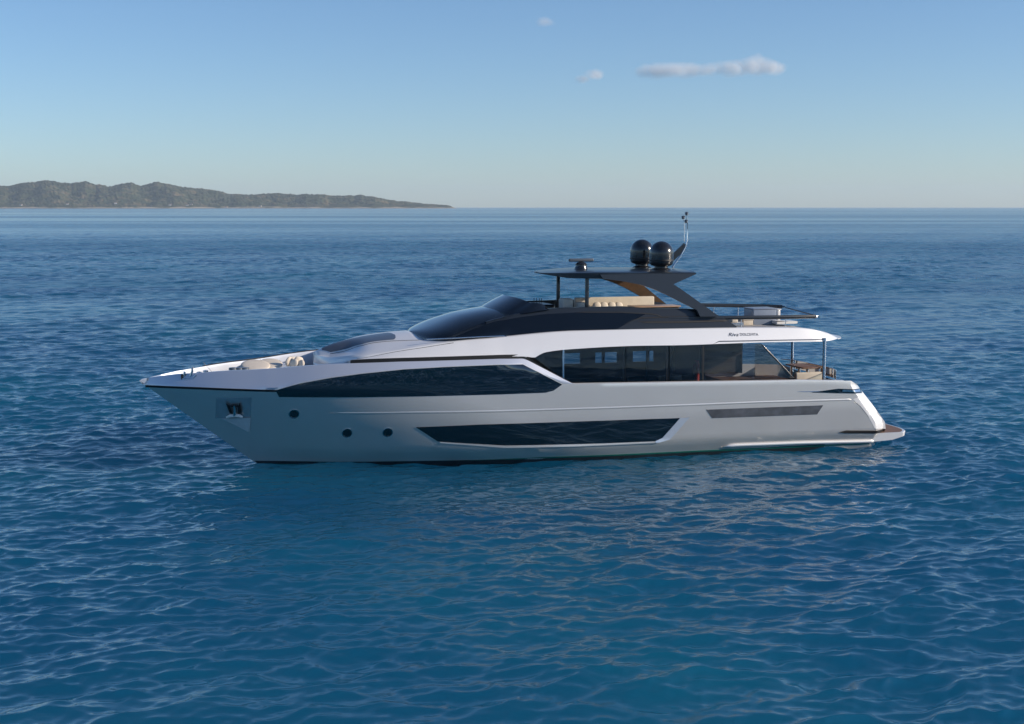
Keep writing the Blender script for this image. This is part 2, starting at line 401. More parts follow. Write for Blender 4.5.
# anchor in its polished pocket
panel([(216, 398), (250.5, 397.6)], [(216, 418.3), (250.5, 418.0)], 0.008, M['pocket'], 'anchor_pocket', hull, nx=20, nz=8)
panel([(222, 418.4), (236, 418.0), (250, 417.4)], [(222.2, 418.8), (236, 425.6), (248.8, 432.2), (250, 426)], 0.05, M['chafe'], 'anchor_chafe_plate', hull, nx=30, nz=6)
anc = empty('anchor', (0, 0, 0), 0, root)
def hp(u, v, off): x, z = P(u, v, Y); return onhull(x, z, off)
o = MB()
for pts in ([(225.5, 402.5), (229.5, 406), (232.5, 413.5), (229.5, 413)], [(239.5, 402.5), (237.5, 407), (238, 413.5), (241.5, 412.5)]):
    a = [hp(u, v, 0.05) for u, v in pts]; b = [hp(u, v, 0.13) for u, v in pts]
    o.add(a + b, [(0, 1, 2, 3), (7, 6, 5, 4)] + [(i, i + 4, (i + 1) % 4 + 4, (i + 1) % 4) for i in range(4)])
o.build('fluke', M['rubber'], anc, 30)
o = MB(); o.tube([hp(234.3, 405, 0.10), hp(234.5, 410, 0.14), hp(234.5, 414.5, 0.14)], [0.05, 0.06, 0.09]); o.build('shank', M['steel'], anc, 50)
o = MB(); o.tube([hp(226.5, 417, 0.12), hp(230, 415.4, 0.14), hp(235, 414.8, 0.15), hp(239, 415.3, 0.14), hp(242.3, 416.8, 0.12)], [0.05, 0.075, 0.085, 0.075, 0.05]); o.build('crown_bar', M['inner_white'], anc, 50)
o = MB(); o.tube([hp(231, 405.5, 0.10), hp(237.5, 405.5, 0.10)], 0.05); o.build('stock', M['rubber'], anc, 50)

# swim platform
px0 = P(884, 430.8, 2.75)[0] - 1.2; px1, pz = P(907, 430.9, 2.6)
o = MB(); rows = []
for s in np.linspace(-1, 1, 25):
    y = s * 2.85; xa = px1 + 0.25 - 0.6 * (abs(s) ** 6)
    rows.append([(px0, y, pz), (xa - 0.04, y, pz), (xa, y, pz - 0.03), (xa - 0.03, y, pz - 0.2), (xa - 0.5, y * 0.98, pz - 0.34), (px0, y * 0.97, pz - 0.42)])
o.grid(rows); n = 6
o.f.append(tuple(range(n))); o.f.append(tuple(range(len(o.v) - 1, len(o.v) - n - 1, -1)))
plat = o.build('swim_platform', M['white'], root, 30)
o = MB(); o.grid([[(px0 + (px1 + 0.13 - 0.6 * (abs(s) ** 6) - px0) * k / 6, s * 2.85 * 0.975, pz + 0.006) for s in np.linspace(-1, 1, 25)] for k in range(7)])
o.build('teak_decking', M['teak'], plat, 30)

# ------------------------------------------------------------------ white superstructure
xF = P(313, 351.5, 0)[0]
UA = [(318, 366), (340, 364), (352, 361.2), (400, 359.8), (500, 356.7), (524, 356.6), (534.5, 357.6), (540, 354.6), (546, 352.4), (573, 349.3), (633, 346.2), (690, 345.2), (717, 344.2), (762, 342.6), (827, 341.3), (838.5, 339.6)]
U1 = [(318, 364), (340, 361.8), (352, 359.6), (367, 357.3), (400, 351), (420, 348), (456, 342.4), (490, 338.7), (530, 334.5), (573, 331.2), (630, 329.5), (690, 328.7), (797, 328.2), (810, 329.2), (822, 332), (832, 335.6), (838.5, 339.2)]
U2 = [(330, 357.5), (345, 356), (362, 354), (403.5, 347.7), (420, 344.8), (453, 340.6), (490, 337.4), (573, 330.4), (690, 328), (797, 327.4), (822, 331.2), (838.5, 338.8)]
U3 = [(318, 355.5), (330, 354), (347, 350.5), (360, 346), (373, 343), (394, 341), (423, 340), (456, 338)]
UC = [(313, 352), (318, 349.8), (325, 346.6), (340, 341.4), (367, 335.4), (393, 332), (409, 330.8)]
def shr(x):  # plan rounding at front and aft ends
    f = max(0.0, min(1.0, (x - xF) / 1.9)); f = (1 - (1 - f) ** 2.2) ** 0.6
    xa = P(838.5, 339.4, 0.9)[0]; g = max(0.0, min(1.0, (xa - x) / 2.4)); g = 0.30 + 0.70 * (1 - (1 - g) ** 2.3) ** 0.5
    return f * g
def hA(x, z=0):
    b = YE(x) - 0.05 if x <= 14.5 else np.interp(x, [14.5, 20], [YE(14.5) - 0.05, 3.32]) if x < 20 else 3.32 - 0.22 * ((x - 20) / 9) ** 2
    return float(min(b, 4)) * shr(x)
def h1(x, z=0): return max(0, hA(x) - float(np.interp(x, [5, 9, 13, 17, 30], [0.12, 0.28, 0.42, 0.42, 0.3])))
def h2(x, z=0): return max(0, h1(x) - 0.17)
def h3(x, z=0): return min(h2(x) - 0.15, float(np.interp(x, [xF, xF + 1.5, 9, 12.5, 14, 31], [0.3, 1.15, 1.55, 2.1, 2.2, 2.2])))
ZA, Z1, Z2 = curve(UA, hA), curve(U1, h1), curve(U2, h2)
Z3f, ZCf = curve(U3, h3), curve(UC, 0.0)
xW = P(409, 331, 0)[0]
def Z3(x): return Z3f(x) if x < 12.6 else min(Z3f(12.6), Z2(x) + 0.0) if x < 14.5 else Z2(x) - 0.02
def ZC(x): return ZCf(x) if x < xW else max(Z2(x) + 0.0, ZCf(xW) - (x - xW) * 0.5) if x < xW + 1.5 else Z2(x) - 0.02
xEnd = P(838.5, 339.4, 0.9)[0]
ZV = curve([(318, 366), (340, 364), (352, 361.2), (400, 359.8), (500, 356.7), (560, 354.6), (700, 350.5), (838, 346.5)], 3.2)
def zlow(x):   # underside: down to the deck forward, ceiling aft
    return deckz(x) if x < P(524, 357, 3.2)[0] else ZA(x) + 0.01
def Ysup(x, z):
    a, b = hA(x), h1(x); zv = min(ZV(x), Z1(x) - 0.05); q = max(0, min(1, (z - zv) / (Z1(x) - zv))); return a + (b - a) * q ** 1.25
xsu = np.concatenate([np.linspace(xF + 0.001, xF + 1.6, 26)[:-1], np.linspace(xF + 1.6, xEnd - 1.6, 170)[:-1], np.linspace(xEnd - 1.6, xEnd, 30)])
rows = []
for x in xsu:
    a, b, c, d = hA(x), h1(x), h2(x), max(h3(x), 0.02)
    za, z1, z2, z3, zc = ZA(x), Z1(x), Z2(x), Z3(x), ZC(x)
    if x < P(524, 357, 3.2)[0]: za = max(za, zE(x) + 0.05) if x > P(350, 362, 3.2)[0] else za
    half = [(Ysup(x, za) - 0.12 if a > 0.2 else a * .5, zlow(x) if zlow(x) < za else za), (Ysup(x, za) - 0.02 if a > .1 else a, za)]
    for q in (0.0, 0.25, 0.5, 0.75, 1.0):
        zz = za + 0.003 + (z1 - za - 0.003) * q; half.append((Ysup(x, zz), zz))
    half += [(b - 0.04, z1 + (z2 - z1) * 0.55), (c, z2)]
    half += [(c + (d - c) * 0.5, z2 + (z3 - z2) * 0.45), (d, z3)]
    for q in (0.25, 0.5, 0.75):
        half.append((d * (1 - q), z3 + (zc - z3) * math.sin(q * math.pi / 2)))
    ring = [(x, -y, z) for y, z in half] + [(x, 0, zc)] + [(x, y, z) for y, z in reversed(half)]
    rows.append(ring)
o = MB(); o.grid(rows, True)
n = len(rows[0]); o.f.append(tuple(range(len(o.v) - n, len(o.v))))
sup = o.build('superstructure', M['white'], root, 24)
# dark strips put in as the shade of the gap under the upper body
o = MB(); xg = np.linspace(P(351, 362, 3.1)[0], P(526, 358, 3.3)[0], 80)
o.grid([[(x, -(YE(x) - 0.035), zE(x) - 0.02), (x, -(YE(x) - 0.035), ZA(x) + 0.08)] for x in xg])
o.build('painted_gap_shade', M['rubber'], sup, 30)
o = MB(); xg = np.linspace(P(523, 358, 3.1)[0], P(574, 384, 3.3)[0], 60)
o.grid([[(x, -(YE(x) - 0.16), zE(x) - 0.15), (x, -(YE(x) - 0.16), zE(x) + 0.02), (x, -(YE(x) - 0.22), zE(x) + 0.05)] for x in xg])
o.build('painted_gap_shade', M['rubber'], sup, 30)  # second dark strip paints the gap's shade down the slanted edge
panel([(351, 361.6), (400, 359.9), (500, 356.9), (524, 356.7), (530, 358.6), (541, 365.4)], [(351, 363), (400, 361.5), (500, 358.5), (524.5, 358.4), (540, 366.2), (541, 366.4)], 0.004, M['rubber'], 'slit_shade_strip', sup, fy=lambda x, z: max(YE(x), hA(x)), nz=2, skirt=0.02)  # proud black strip paints the shade inside the slit
# skylight on the coach roof
def Yroof_pt(x, q):  # q 0 at line 3 .. 1 at crown
    d = max(h3(x), 0.02); return (x, -d * (1 - q), Z3(x) + (ZC(x) - Z3(x)) * math.sin(q * math.pi / 2) + 0.012)
o = MB(); rows = []
xk0, xk1 = xF + 0.35, P(395, 337, 0.8)[0]
for x in np.linspace(xk0, xk1, 50):
    t = (x - xk0) / (xk1 - xk0); e = min(1, (1 - t) / 0.06) ** 0.5
    q0 = 0.52 - 0.40 * e * (1 if t > .1 else t / .1) + 0.0; q1 = 0.55 + 0.40 * e
    rows.append([Yroof_pt(x, q0 + (q1 - q0) * k / 8) for k in range(9)])
o.grid(rows); o.build('skylight', M['skylight'], sup, 40)
# windows of the coach roof seam lines
def seam(px, fy, r, name, m, parent):
    pts = [P(u, v, fy) for u, v in px]; o = MB(); o.tube([(x, -(fy(x, z) if callable(fy) else fy), z) for x, z in pts], r, 6); o.build(name, m, parent, 60)

o = MB(); o.tube([(x, -(h3(x) + 0.004), Z3(x) + 0.006) for x in np.linspace(P(333, 353, 1.5)[0], P(425, 340, 2.1)[0], 60)], 0.014, 6); o.build('roof_seam', M['grey_sheen'], sup, 60)
o = MB(); o.tube([(x, -(h1(x) + 0.004), Z1(x) - 0.004) for x in np.linspace(P(358, 358, 2.9)[0], P(454, 342, 3.0)[0], 60)], 0.013, 6); o.build('roof_seam', M['grey_sheen'], sup, 60)
# lettering on the upper band
def lettering(txt, u0, u1, v, hpx, shear, name, parent):
    cu = bpy.data.curves.new(name, 'FONT'); cu.body = txt; cu.size = 1; cu.shear = shear; cu.extrude = 0.0
    t = bpy.data.objects.new('lettering_source', cu); COL.objects.link(t)
    bpy.context.view_layer.update()
    me = bpy.data.meshes.new_from_object(t.evaluated_get(bpy.context.evaluated_depsgraph_get()))
    COL.objects.unlink(t); bpy.data.objects.remove(t)
    co = np.array([w.co[:] for w in me.vertices]); mn, mx = co.min(0), co.max(0)
    xa, za = P(u0, v, Ysup); xb, zb = P(u1, v, Ysup); hz = hpx / 22.0
    for w in me.vertices:
        x = xa + (w.co.x - mn[0]) / (mx[0] - mn[0]) * (xb - xa); z = za + (w.co.y - mn[1]) / (mx[1] - mn[1]) * hz + (zb - za) * (x - xa) / (xb - xa)
        w.co = (x, -(Ysup(x, z) + 0.012), z)
    me.materials.clear(); me.materials.append(M['ink'])
    ob = bpy.data.objects.new(name, me); COL.objects.link(ob); ob.parent = parent
lettering('Riva', 728.6, 738.6, 336.2, 3.2, 0.35, 'maker_lettering', sup)
lettering('DOLCEVITA', 740.2, 758.4, 335.7, 2.5, 0.0, 'model_lettering', sup)
# trim line low on the upper band aft and the little fairing under it
strip([(712, 344.4), (719, 341.4), (790, 340.0), (824, 339.4)], 0.02, 0.025, 0, M['skylight'], 'trim_line', sup, fy=Ysup)

# ------------------------------------------------------------------ salon: glazing and what shows through it
def Ysal(x, z):
    return (Ysup(x, ZA(x)) if x < 21 else 0.5 * (Ysup(x, ZA(x)) + Ysup(21, ZA(21)))) - 0.07
TOPW = [(534.8, 357.8), (540, 354.8), (546, 352.6), (573, 349.4), (633, 346.3), (690, 345.3), (717, 344.3), (761, 343.4), (796, 379.2)]
BOTW = [(534.8, 358.4), (571, 384.0), (690, 381.7), (796, 379.6)]
def cut(px, u0, u1):
    us = [p[0] for p in px]; vs = [p[1] for p in px]
    return [(u0, float(np.interp(u0, us, vs)))] + [p for p in px if u0 < p[0] < u1] + [(u1, float(np.interp(u1, us, vs)))]
for u0, u1 in ((534.8, 562.6), (564.2, 625), (626, 668), (670, 702.5), (704, 754)):
    panel(cut(TOPW, u0, u1), cut(BOTW, u0, u1), 0.0, M['salon_glass'], 'salon_window', root, fy=Ysal, nx=24, nz=4, skirt=0.0)
panel(cut(TOPW, 754.8, 796), cut(BOTW, 754.8, 796), 0.0, M['wing_glass'], 'wing_window', root, fy=Ysal, nx=24, nz=4, skirt=0.0)
for u in (563.4, 703.2):
    x, z = P(u, 365, Ysal); o = MB(); o.grid([[(x + dx, -(Ysal(x, zz) + 0.006), zz) for dx in (-0.035, 0.035)] for zz in np.linspace(zE(x) - 0.0, ZA(x), 8)])
    o.build('window_post', M['steel'] if u < 600 else M['rubber'], root, 30)
for u, w in ((625.5, 0.10), (669, 0.12), (702.8, 0.10), (648, 0.05)):
    x, z = P(u, 365, 3.1); o = MB(); o.box(x - w, x + w, -3.12, -2.98, zE(x) - 0.5, ZA(x)); o.build('interior_pillar', M['interior'], root, 30)
strip([(795, 379.6), (780, 363.5), (761.2, 343.8)], 0.02, 0.05, 0, M['charcoal'], 'wing_frame', root, fy=Ysal, n=40)
strip([(573, 384.0), (690, 381.9), (796, 379.8)], 0.05, 0.025, 0, M['rubber'], 'window_sill', root, fy=Ysal, n=60)
xs0, xs1 = P(536, 358, 3.2)[0], P(752, 345, 3.0)[0]
zfl = zE(24) - 0.5
o = MB(); o.box(xs0 - 1.5, xs1 + 0.3, -3.0, 3.0, zfl - 0.05, zfl); o.build('salon_floor', M['dark_wood'], root, 30)
o = MB()                                        # far side wall with its window openings
ZT = ZA(24) - 0.02
yw = 3.1
def fx(u): return P(u, 356, -yw)[0]
edges = [(536, 562), (580, 595), (602, 604.5), (617, 632.5), (653.5, 678), (676, 742)]
for a, b in edges: o.box(fx(a), fx(b), yw - 0.05, yw + 0.05, zfl, ZT)
o.box(fx(530), fx(742), yw - 0.06, yw + 0.06, zfl, P(640, 361.6, -yw)[1])
o.box(fx(530), fx(742), yw - 0.06, yw + 0.06, P(640, 351.0, -yw)[1], ZT + 0.3)
o.build('salon_wall', M['interior'], root, 30)
o = MB(); o.grid([[(x, -2.9, zfl), (x, -2.9, zE(x) - 0.1), (x, -2.9, ZA(x) + 0.12)] for x in np.linspace(P(518, 358, 3)[0], P(556, 358, 3)[0], 24)]); o.build('gap_backing', M['interior'], root, 30)  # added dark plate that blocks sky showing through a gap
o = MB(); o.box(xs0 - 1.0, xs0 - 0.9, -3, 3, zfl, ZT + .1); o.build('salon_bulkhead', M['interior'], root, 30)
for u0, u1 in ((672.6, 674.6),):
    o = MB()
    x0, x1 = P(u0, 356, 1.0)[0], P(u1, 356, 1.0)[0]
    o.grid([[(x0 + (x1 - x0) * k / 16, -1.0 + 0.03 * math.sin(k * 1.6), z) for k in range(17)] for z in (zfl + .7, ZT - .25)])
    o.build('curtain', M['cream'], root, 50)

# ------------------------------------------------------------------ pilothouse, flybridge coaming (dark)
D0 = [(429, 342.6), (456, 341.2), (490, 338.0), (530, 334), (573, 330.6), (630, 328.9), (690, 328.0), (737, 327)]
def hD0(x, z=0): return max(0.05, min(h2(x) + 0.05, 3.0) * (1 - max(0, 1 - max(0, (x - xW)) / 1.35) ** 2.0) ** 0.5) if x > xW else 0.05
ZD0 = curve(D0, lambda x, z: h2(x) + 0.02)
CR = [(408.5, 331.6), (415, 329.0), (423.4, 325.6), (435, 320.8), (446.9, 316.4), (458, 312.9), (470, 310.2), (484.4, 307.6), (505, 304.6), (530, 304), (560, 304)]
ZCR = curve(CR, 0.0)
xP1 = P(512, 305, 0)[0]                          # roof of the pilothouse ends, open flybridge starts
def zbase(x): return min(ZD0(x), ZC(x)) if x < P(430, 342, 2.6)[0] else ZD0(x)
def pil(x, th, off=0.0):
    hb = hD0(x) * (1 - 0.10 * max(0, min(1, (x - xP1 + 1.6) / 1.6)) ** 2); z0 = max(zbase(x), 0); zc_ = max(ZCR(x), z0 + 0.01)
    c, s = max(0, math.cos(th)), max(0, math.sin(th)); e1, e2 = 0.80, 0.95
    y = (hb + off) * c ** e1; z = z0 + (zc_ + off - z0) * s ** e2
    return y, z
def th_for(x, z):
    lo, hi = 0.0, math.pi / 2
    for _ in range(30):
        m_ = (lo + hi) / 2
        if pil(x, m_)[1] < z: lo = m_
        else: hi = m_
    return lo
def Ypil(x, z): return pil(x, th_for(x, z))[0]
xs_p = np.concatenate([xW + (np.linspace(0, 1, 26) ** 2) * 1.4, np.linspace(xW + 1.4, xP1, 50)[1:]])
o = MB(); rows = []
TH = np.linspace(0, math.pi / 2, 24)
for x in xs_p:
    h_ = [pil(x, t) for t in TH]
    rows.append([(x, -y, z) for y, z in h_] + [(x, y, z) for y, z in reversed(h_[:-1])])
o.grid(rows); pilot = o.build('pilothouse', M['charcoal'], root, 30)
# wrap-round windscreen on it
WL = [(429, 341.5), (440, 339.6), (455, 334.6), (475, 326.6), (494, 319.6), (510, 314.4)]
ZWL = curve(WL, Ypil)
WU = [(484.4, 306.8), (500.8, 312.4), (510, 314.0)]
xa_, xb_ = P(484.4, 306.8, 0)[0], P(510, 314.2, Ypil)[0]
o = MB(); rows = []
for x in np.concatenate([xW + 0.004 + (np.linspace(0, 1, 26) ** 2) * 1.4, np.linspace(xW + 1.4, xb_ - 0.02, 50)[1:]]):
    t0 = th_for(x, ZWL(x)) if x > P(430, 342, 2.5)[0] else 0.0
    t1 = math.pi / 2
    if x > xa_: t1 = t0 + (math.pi / 2 - t0) * (1 - ((x - xa_) / (xb_ - xa_)) ** 0.6) + 0.01
    rr = [pil(x, t, 0.012) for t in np.linspace(t0, t1, 16)]
    rows.append([(x, -y, z) for y, z in rr] + [(x, y, z) for y, z in reversed(rr)])
o.grid(rows); o.build('windscreen', M['wind_glass'], root, 40)

# coaming sides along the flybridge
C1 = [(484, 322.8), (500, 318.6), (520, 313.6), (547, 309.2), (570, 308.2), (620, 307.0), (647, 308.6), (695, 309.6), (705, 311), (719.5, 316.4), (736.5, 326.6)]
def hC(x, z=None):
    b = h2(x) + 0.03; return b
def lean_c(x): return float(np.interp(x, [12, 15, 18, 26], [0.55, 0.42, 0.34, 0.30]))
def Yc(x, z): return hC(x) - lean_c(x) * max(0, z - ZD0(x))
ZC1 = curve(C1, Yc)
xc0, xc1 = P(486, 322, Yc)[0], P(736.5, 326.8, Yc)[0]
o = MB()
for side in (-1, 1):
    rows = []
    for x in np.linspace(xc0, xc1, 130):
        a, b = ZD0(x) - 0.02, max(ZC1(x), ZD0(x) + 0.01)
        r = [(x, side * Yc(x, a + (b - a) * q), a + (b - a) * q) for q in np.linspace(0, 1, 9)]
        yt = Yc(x, b); r += [(x, side * (yt - 0.03), b + 0.025), (x, side * (yt - 0.16), b + 0.025), (x, side * (yt - 0.2), b - 0.03), (x, side * (yt - 0.22), ZD0(x) - 0.02)]
        rows.append(r)
    o.grid(rows)
coam = o.build('flybridge_coaming', M['charcoal'], root, 28)
GT = [(456, 336.2), (475, 328.4), (493.8, 321.6), (505, 319.6), (520, 317.2), (547, 313.8), (575, 312.6), (620, 312.7), (640, 313.4), (634, 320), (619, 328.8)]
def Ymix(x, z):
    return max(Yc(x, z), Ypil(x, z)) if x < xP1 else Yc(x, z)
panel([(456, 336.2), (475, 328.4), (493.8, 321.6), (520, 317.2), (547, 313.8), (575, 312.6), (620, 312.7), (645, 314.0)],
      [(456, 340.2), (490, 337.4), (530, 333.6), (573, 330.2), (617, 328.8), (630, 322), (645, 314.4)], 0.015, M['side_glass'], 'side_window', coam, fy=Ymix, nx=140, nz=8)
strip([(575, 312.2), (620, 312.3), (650, 313.8), (657, 315), (663, 317)], 0.02, 0.03, 0, M['rubber'], 'upper_seam', coam, fy=Yc, n=50)
strip([(617, 328.6), (632, 320.4), (640, 318.0), (665, 317.0), (719, 316.6)], 0.02, 0.03, 0, M['rubber'], 'diagonal_seam', coam, fy=Yc, n=50)
strip([(636, 320.8), (645, 322.2), (680, 322.0), (728, 320.6)], 0.02, 0.045, 0, M['rubber'], 'lower_seam', coam, fy=Yc, n=50)
# flybridge wind deflector (wrap-round smoked screen)
o = MB(); rows = []
tp0 = P(508, 295.6, 0); n_ = 46
for s in np.linspace(-1, 1, n_):
    ang = s * 1.0
    # plan curve: nose at the front, running aft along the coaming
    q = abs(s); xx = P(484.5, 306, 0)[0] + (P(549, 309, 2.4)[0] - P(484.5, 306, 0)[0]) * q ** 2.1
    yb = -math.copysign(2.52 * min(1, math.sin(min(1, q * 1.25) * math.pi / 2)), -s) if q > 0 else 0
    zb = ZCR(xx) - 0.05 - 0.30 * (abs(yb) / 2.5) ** 3
    if xx > P(512, 313, 2.4)[0]: zb = ZC1(xx) - 0.02
    else: zb = min(zb, max(ZC1(xx) + 0.0, zb - 0.25) if q > .5 else zb)
    hgt = (tp0[1] - (ZCR(xa_) - 0.05)) * (1 - q ** 3.4) ** 0.8
    xt = xx + 1.0 * (1 - q ** 3)
    rows.append([(xx + (xt - xx) * k / 6 , yb * (1 - 0.10 * k / 6), zb + (hgt) * (k / 6) ** 0.85) for k in range(7)])
o.grid(rows); o.build('wind_deflector', M['wind_glass'], root, 50)

o = MB(); o.tube([(x, -(Ysup(x, z) - 0.05), z) for x, z in [P(u, v, Ysup) for u, v in ((427, 339.4), (450, 338.5), (480, 336.9), (504, 336.0), (508, 337.4))]], 0.025, 8); o.build('side_handrail', M['steel'], root, 60)
# fly deck floor and furniture
zfd = ZD0(20) - 0.03
o = MB(); o.grid([[(x, s * (h2(x) - 0.02), Z2(x) - 0.012) for s in np.linspace(-1, 1, 5)] for x in np.linspace(xP1, xEnd - 0.25, 40)])
o.build('flybridge_deck', mat('pale_deck', (0.42, 0.40, 0.38), 0.6, 0, 0, 0.08, 5), root, 30)
# long cream settee on the far side
xa, za = P(574, 297.5, -2.05); xb, zb2 = P(653, 298.6, -2.05)
set_ = empty('settee', (0, 0, 0), 0, root)
o = MB(); o.box(xa, xb, 1.86, 2.12, ZD0(xa) + 0.25, za, 0.06); o.build('backrest', M['cream'], set_, 40)
o = MB(); o.box(xa, xb, 1.2, 1.9, ZD0(xa) + 0.0, ZD0(xa) + 0.45, 0.06); o.build('seat', M['cream'], set_, 40)

def helm_chair(u, v, hb, w, hgt, label):
    x, z = P(u, v, hb); e = empty('helm_chair', tuple(to_world(x, -hb, zfd)), PSI)
    tag(e, label, 'chair', 'helm chairs on the flybridge')
    zt = z - zfd
    o = MB(); o.box(-w / 2, w / 2, -0.3, 0.3, zt - hgt, zt, 0.09); o.build('backrest', M['cushion'], e, 40)
    o = MB(); o.box(-w / 2 - 0.45, w / 2 - 0.1, -0.3, 0.3, zt - hgt - 0.12, zt - hgt + 0.06, 0.06); o.build('seat', M['cushion'], e, 40)
    o = MB(); o.tube([(-0.15, 0, 0), (-0.15, 0, zt - hgt - 0.1)], 0.06); o.build('pedestal', M['steel'], e, 50)
def to_world(x, y, z):
    q = ORIGIN + AX * x + NRM * y; return Vector((q[0], q[1], z))
helm_chair(566, 298.2, 0.6, 0.52, 0.55, 'pale helm chair beside the forward hardtop post, the taller of two')
helm_chair(581, 302.2, 0.9, 0.42, 0.40, 'low rounded pale helm chair just left of the aft hardtop post')
# cream pillows along the settee
for k, u in enumerate((597, 604, 612, 619)):
    x, z = P(u, 305.2, -1.6); o = MB(); o.ell((0, 0, 0), (0.20, 0.09, 0.17), p=0.7); ob = o.build('pillow', M['cushion'], None, 60)
    ob.location = to_world(x, 1.62, z - 0.02); ob.rotation_euler = (math.radians(-20), math.radians((k * 37) % 30 - 15), PSI)
    tag(ob, 'small cream pillow leaning on the long flybridge settee', 'pillow', 'cream pillows on the flybridge settee')
# tan sideboard in front of the arch foot
x0, z0 = P(632, 305.8, -0.6); x1, _ = P(676, 305.8, -0.6)
o = MB(); o.box(x0, x1, 0.2, 1.0, zfd, z0 - 0.06, 0.02); bar = o.build('bar_unit', M['walnut'], root, 30)
o = MB(); o.box(x0 - .05, x1 + .05, 0.12, 1.08, z0 - 0.058, z0, 0.02); o.build('counter_top', mat('tan_counter', (0.42, 0.27, 0.18), 0.4, 0, 0.2, 0.1, 5), bar, 30)
# helm console aerial rods behind the wind deflector
o = MB(); x0, z0 = P(548, 306, -1.0); o.box(x0 - 0.9, x0 + 0.1, 0.2, 1.9, zfd, z0 + 0.12, 0.1); con = o.build('helm_console', M['charcoal'], root, 40)
for u in (534, 536.5, 539.5, 541.5):
    x, z = P(u, 298, -1.4); o = MB(); o.tube([(x, 1.4, z - 0.4), (x, 1.4, z)], 0.014, 6); o.build('console_rod', M['rubber'], con, 50)

# ------------------------------------------------------------------ hardtop, arch, posts
HB = 2.42
NE = [(544, 275.4), (560, 274.3), (600, 273.4), (650, 273.0), (696, 273.2)]
xr0 = P(535.8, 272.2, 0)[0]; xr1 = P(696, 273.2, HB)[0]
zNE = curve(NE, HB); 
def hR(x):
    t = max(0, min(1, (x - xr0) / 3.2)); return HB * (1 - (1 - t) ** 2.3) ** 0.55 + 0.001
UN = curve([(536, 273.5), (544, 277.6), (560, 278.6), (590, 279.0), (650, 279.0), (676, 279.5), (696, 273.9)], HB)
o = MB(); rows = []
for x in np.concatenate([xr0 + np.linspace(0, 1, 20) ** 2 * 1.5, np.linspace(xr0 + 1.5, xr1, 60)[1:]]):
    hb = hR(x); ze = zNE(x); e = min(1, (x - xr0) / 0.9) ** .6; ze = ze * e + P(535.8, 272.4, 0)[1] * (1 - e); cam_ = 0.11 * min(1, (x - xr0) / 2)
    zu = min(UN(x), ze - 0.004); zu = zu * e + (ze - 0.01) * (1 - e)
    top = [(x, -hb * math.cos(t), ze + cam_ * math.sin(t)) for t in np.linspace(0, math.pi, 15)]
    bot = [(x, hb * math.cos(t) * 0.985, zu + 0.06 * math.sin(t)) for t in np.linspace(0, math.pi, 9)]
    top = [(x, top[0][1], ze - 0.02)] + top + [(x, top[-1][1], ze - 0.02)]
    rows.append(top + [(x, hb * 0.997, zu + 0.01)] + bot + [(x, -hb * 0.997, zu + 0.01)])
o.grid(rows, True); n = len(rows[0]); o.f.append(tuple(range(len(o.v) - n, len(o.v))))
hard = o.build('hardtop', M['charcoal'], root, 30)
ARCH = [(600, 274.6), (650, 274.0), (697, 273.6), (686, 278.6), (673.5, 284.2), (682, 289.8), (700, 302.6), (719.5, 316.6), (700, 316.6), (697, 310), (684, 303.6), (668, 295.2), (652.6, 288.6), (640, 284.6), (622, 281.2), (603, 278.8)]
for side, nm in ((-1, 'arch_leg'), (1, 'arch_leg')):
    poly = []
    for u, v in ARCH:
        hbv = HB + 0.02 + 0.42 * max(0, (v - 282) / 34); x, z = P(u, v, hbv); poly.append((x, z, side * (hbv - HB)))
    o = MB(); y0 = side * HB
    o.prism(poly, y0 - side * 0.16, y0 + side * 0.012); ob = o.build(nm, M['charcoal'], root, 25)
    if side == 1:
        ins = [p for p in poly]
        o = MB(); o.prism([(p[0], p[1], p[2]) for p in poly[3:]], y0 - 0.20, y0 - 0.164); o.build('inner_lining', M['walnut'], ob, 25)
for hb, u, v0, v1 in ((1.85, 587.0, 278.5, 309), (-1.85, 558.2, 276.8, 307.5)):
    x, z0 = P(u, v0, hb); _, z1 = P(u, v1, hb); o = MB(); o.box(x - 0.075, x + 0.075, -hb - 0.06, -hb + 0.06, z1 - 0.6, z0 + 0.1, 0.02); o.build('hardtop_post', M['charcoal'], root, 30)

def roofz(x, y): hb = hR(x); s = math.sqrt(max(0, 1 - (y / hb) ** 2)); return zNE(x) + 0.11 * s
# radar
rad = empty('radar', (0, 0, 0), 0, root)
x, z = P(581, 269, 0); zr = roofz(x, 0) - 0.01; zt = P(581, 261.6, 0)[1]
o = MB(); o.lathe((x, 0, zr), [(0.30, 0), (0.29, 0.05), (0.25, 0.12), (0.26, 0.2), (0.2, 0.27), (0.08, 0.31), (0.07, zt - zr), (0.001, zt - zr)]); o.build('pedestal', M['dome'], rad, 40)
o = MB(); xl = 0.57; o.box(x - xl, x + xl, -0.09, 0.09, zt, zt + 0.14, 0.045); ob = o.build('scanner_bar', M['skylight'], rad, 40)
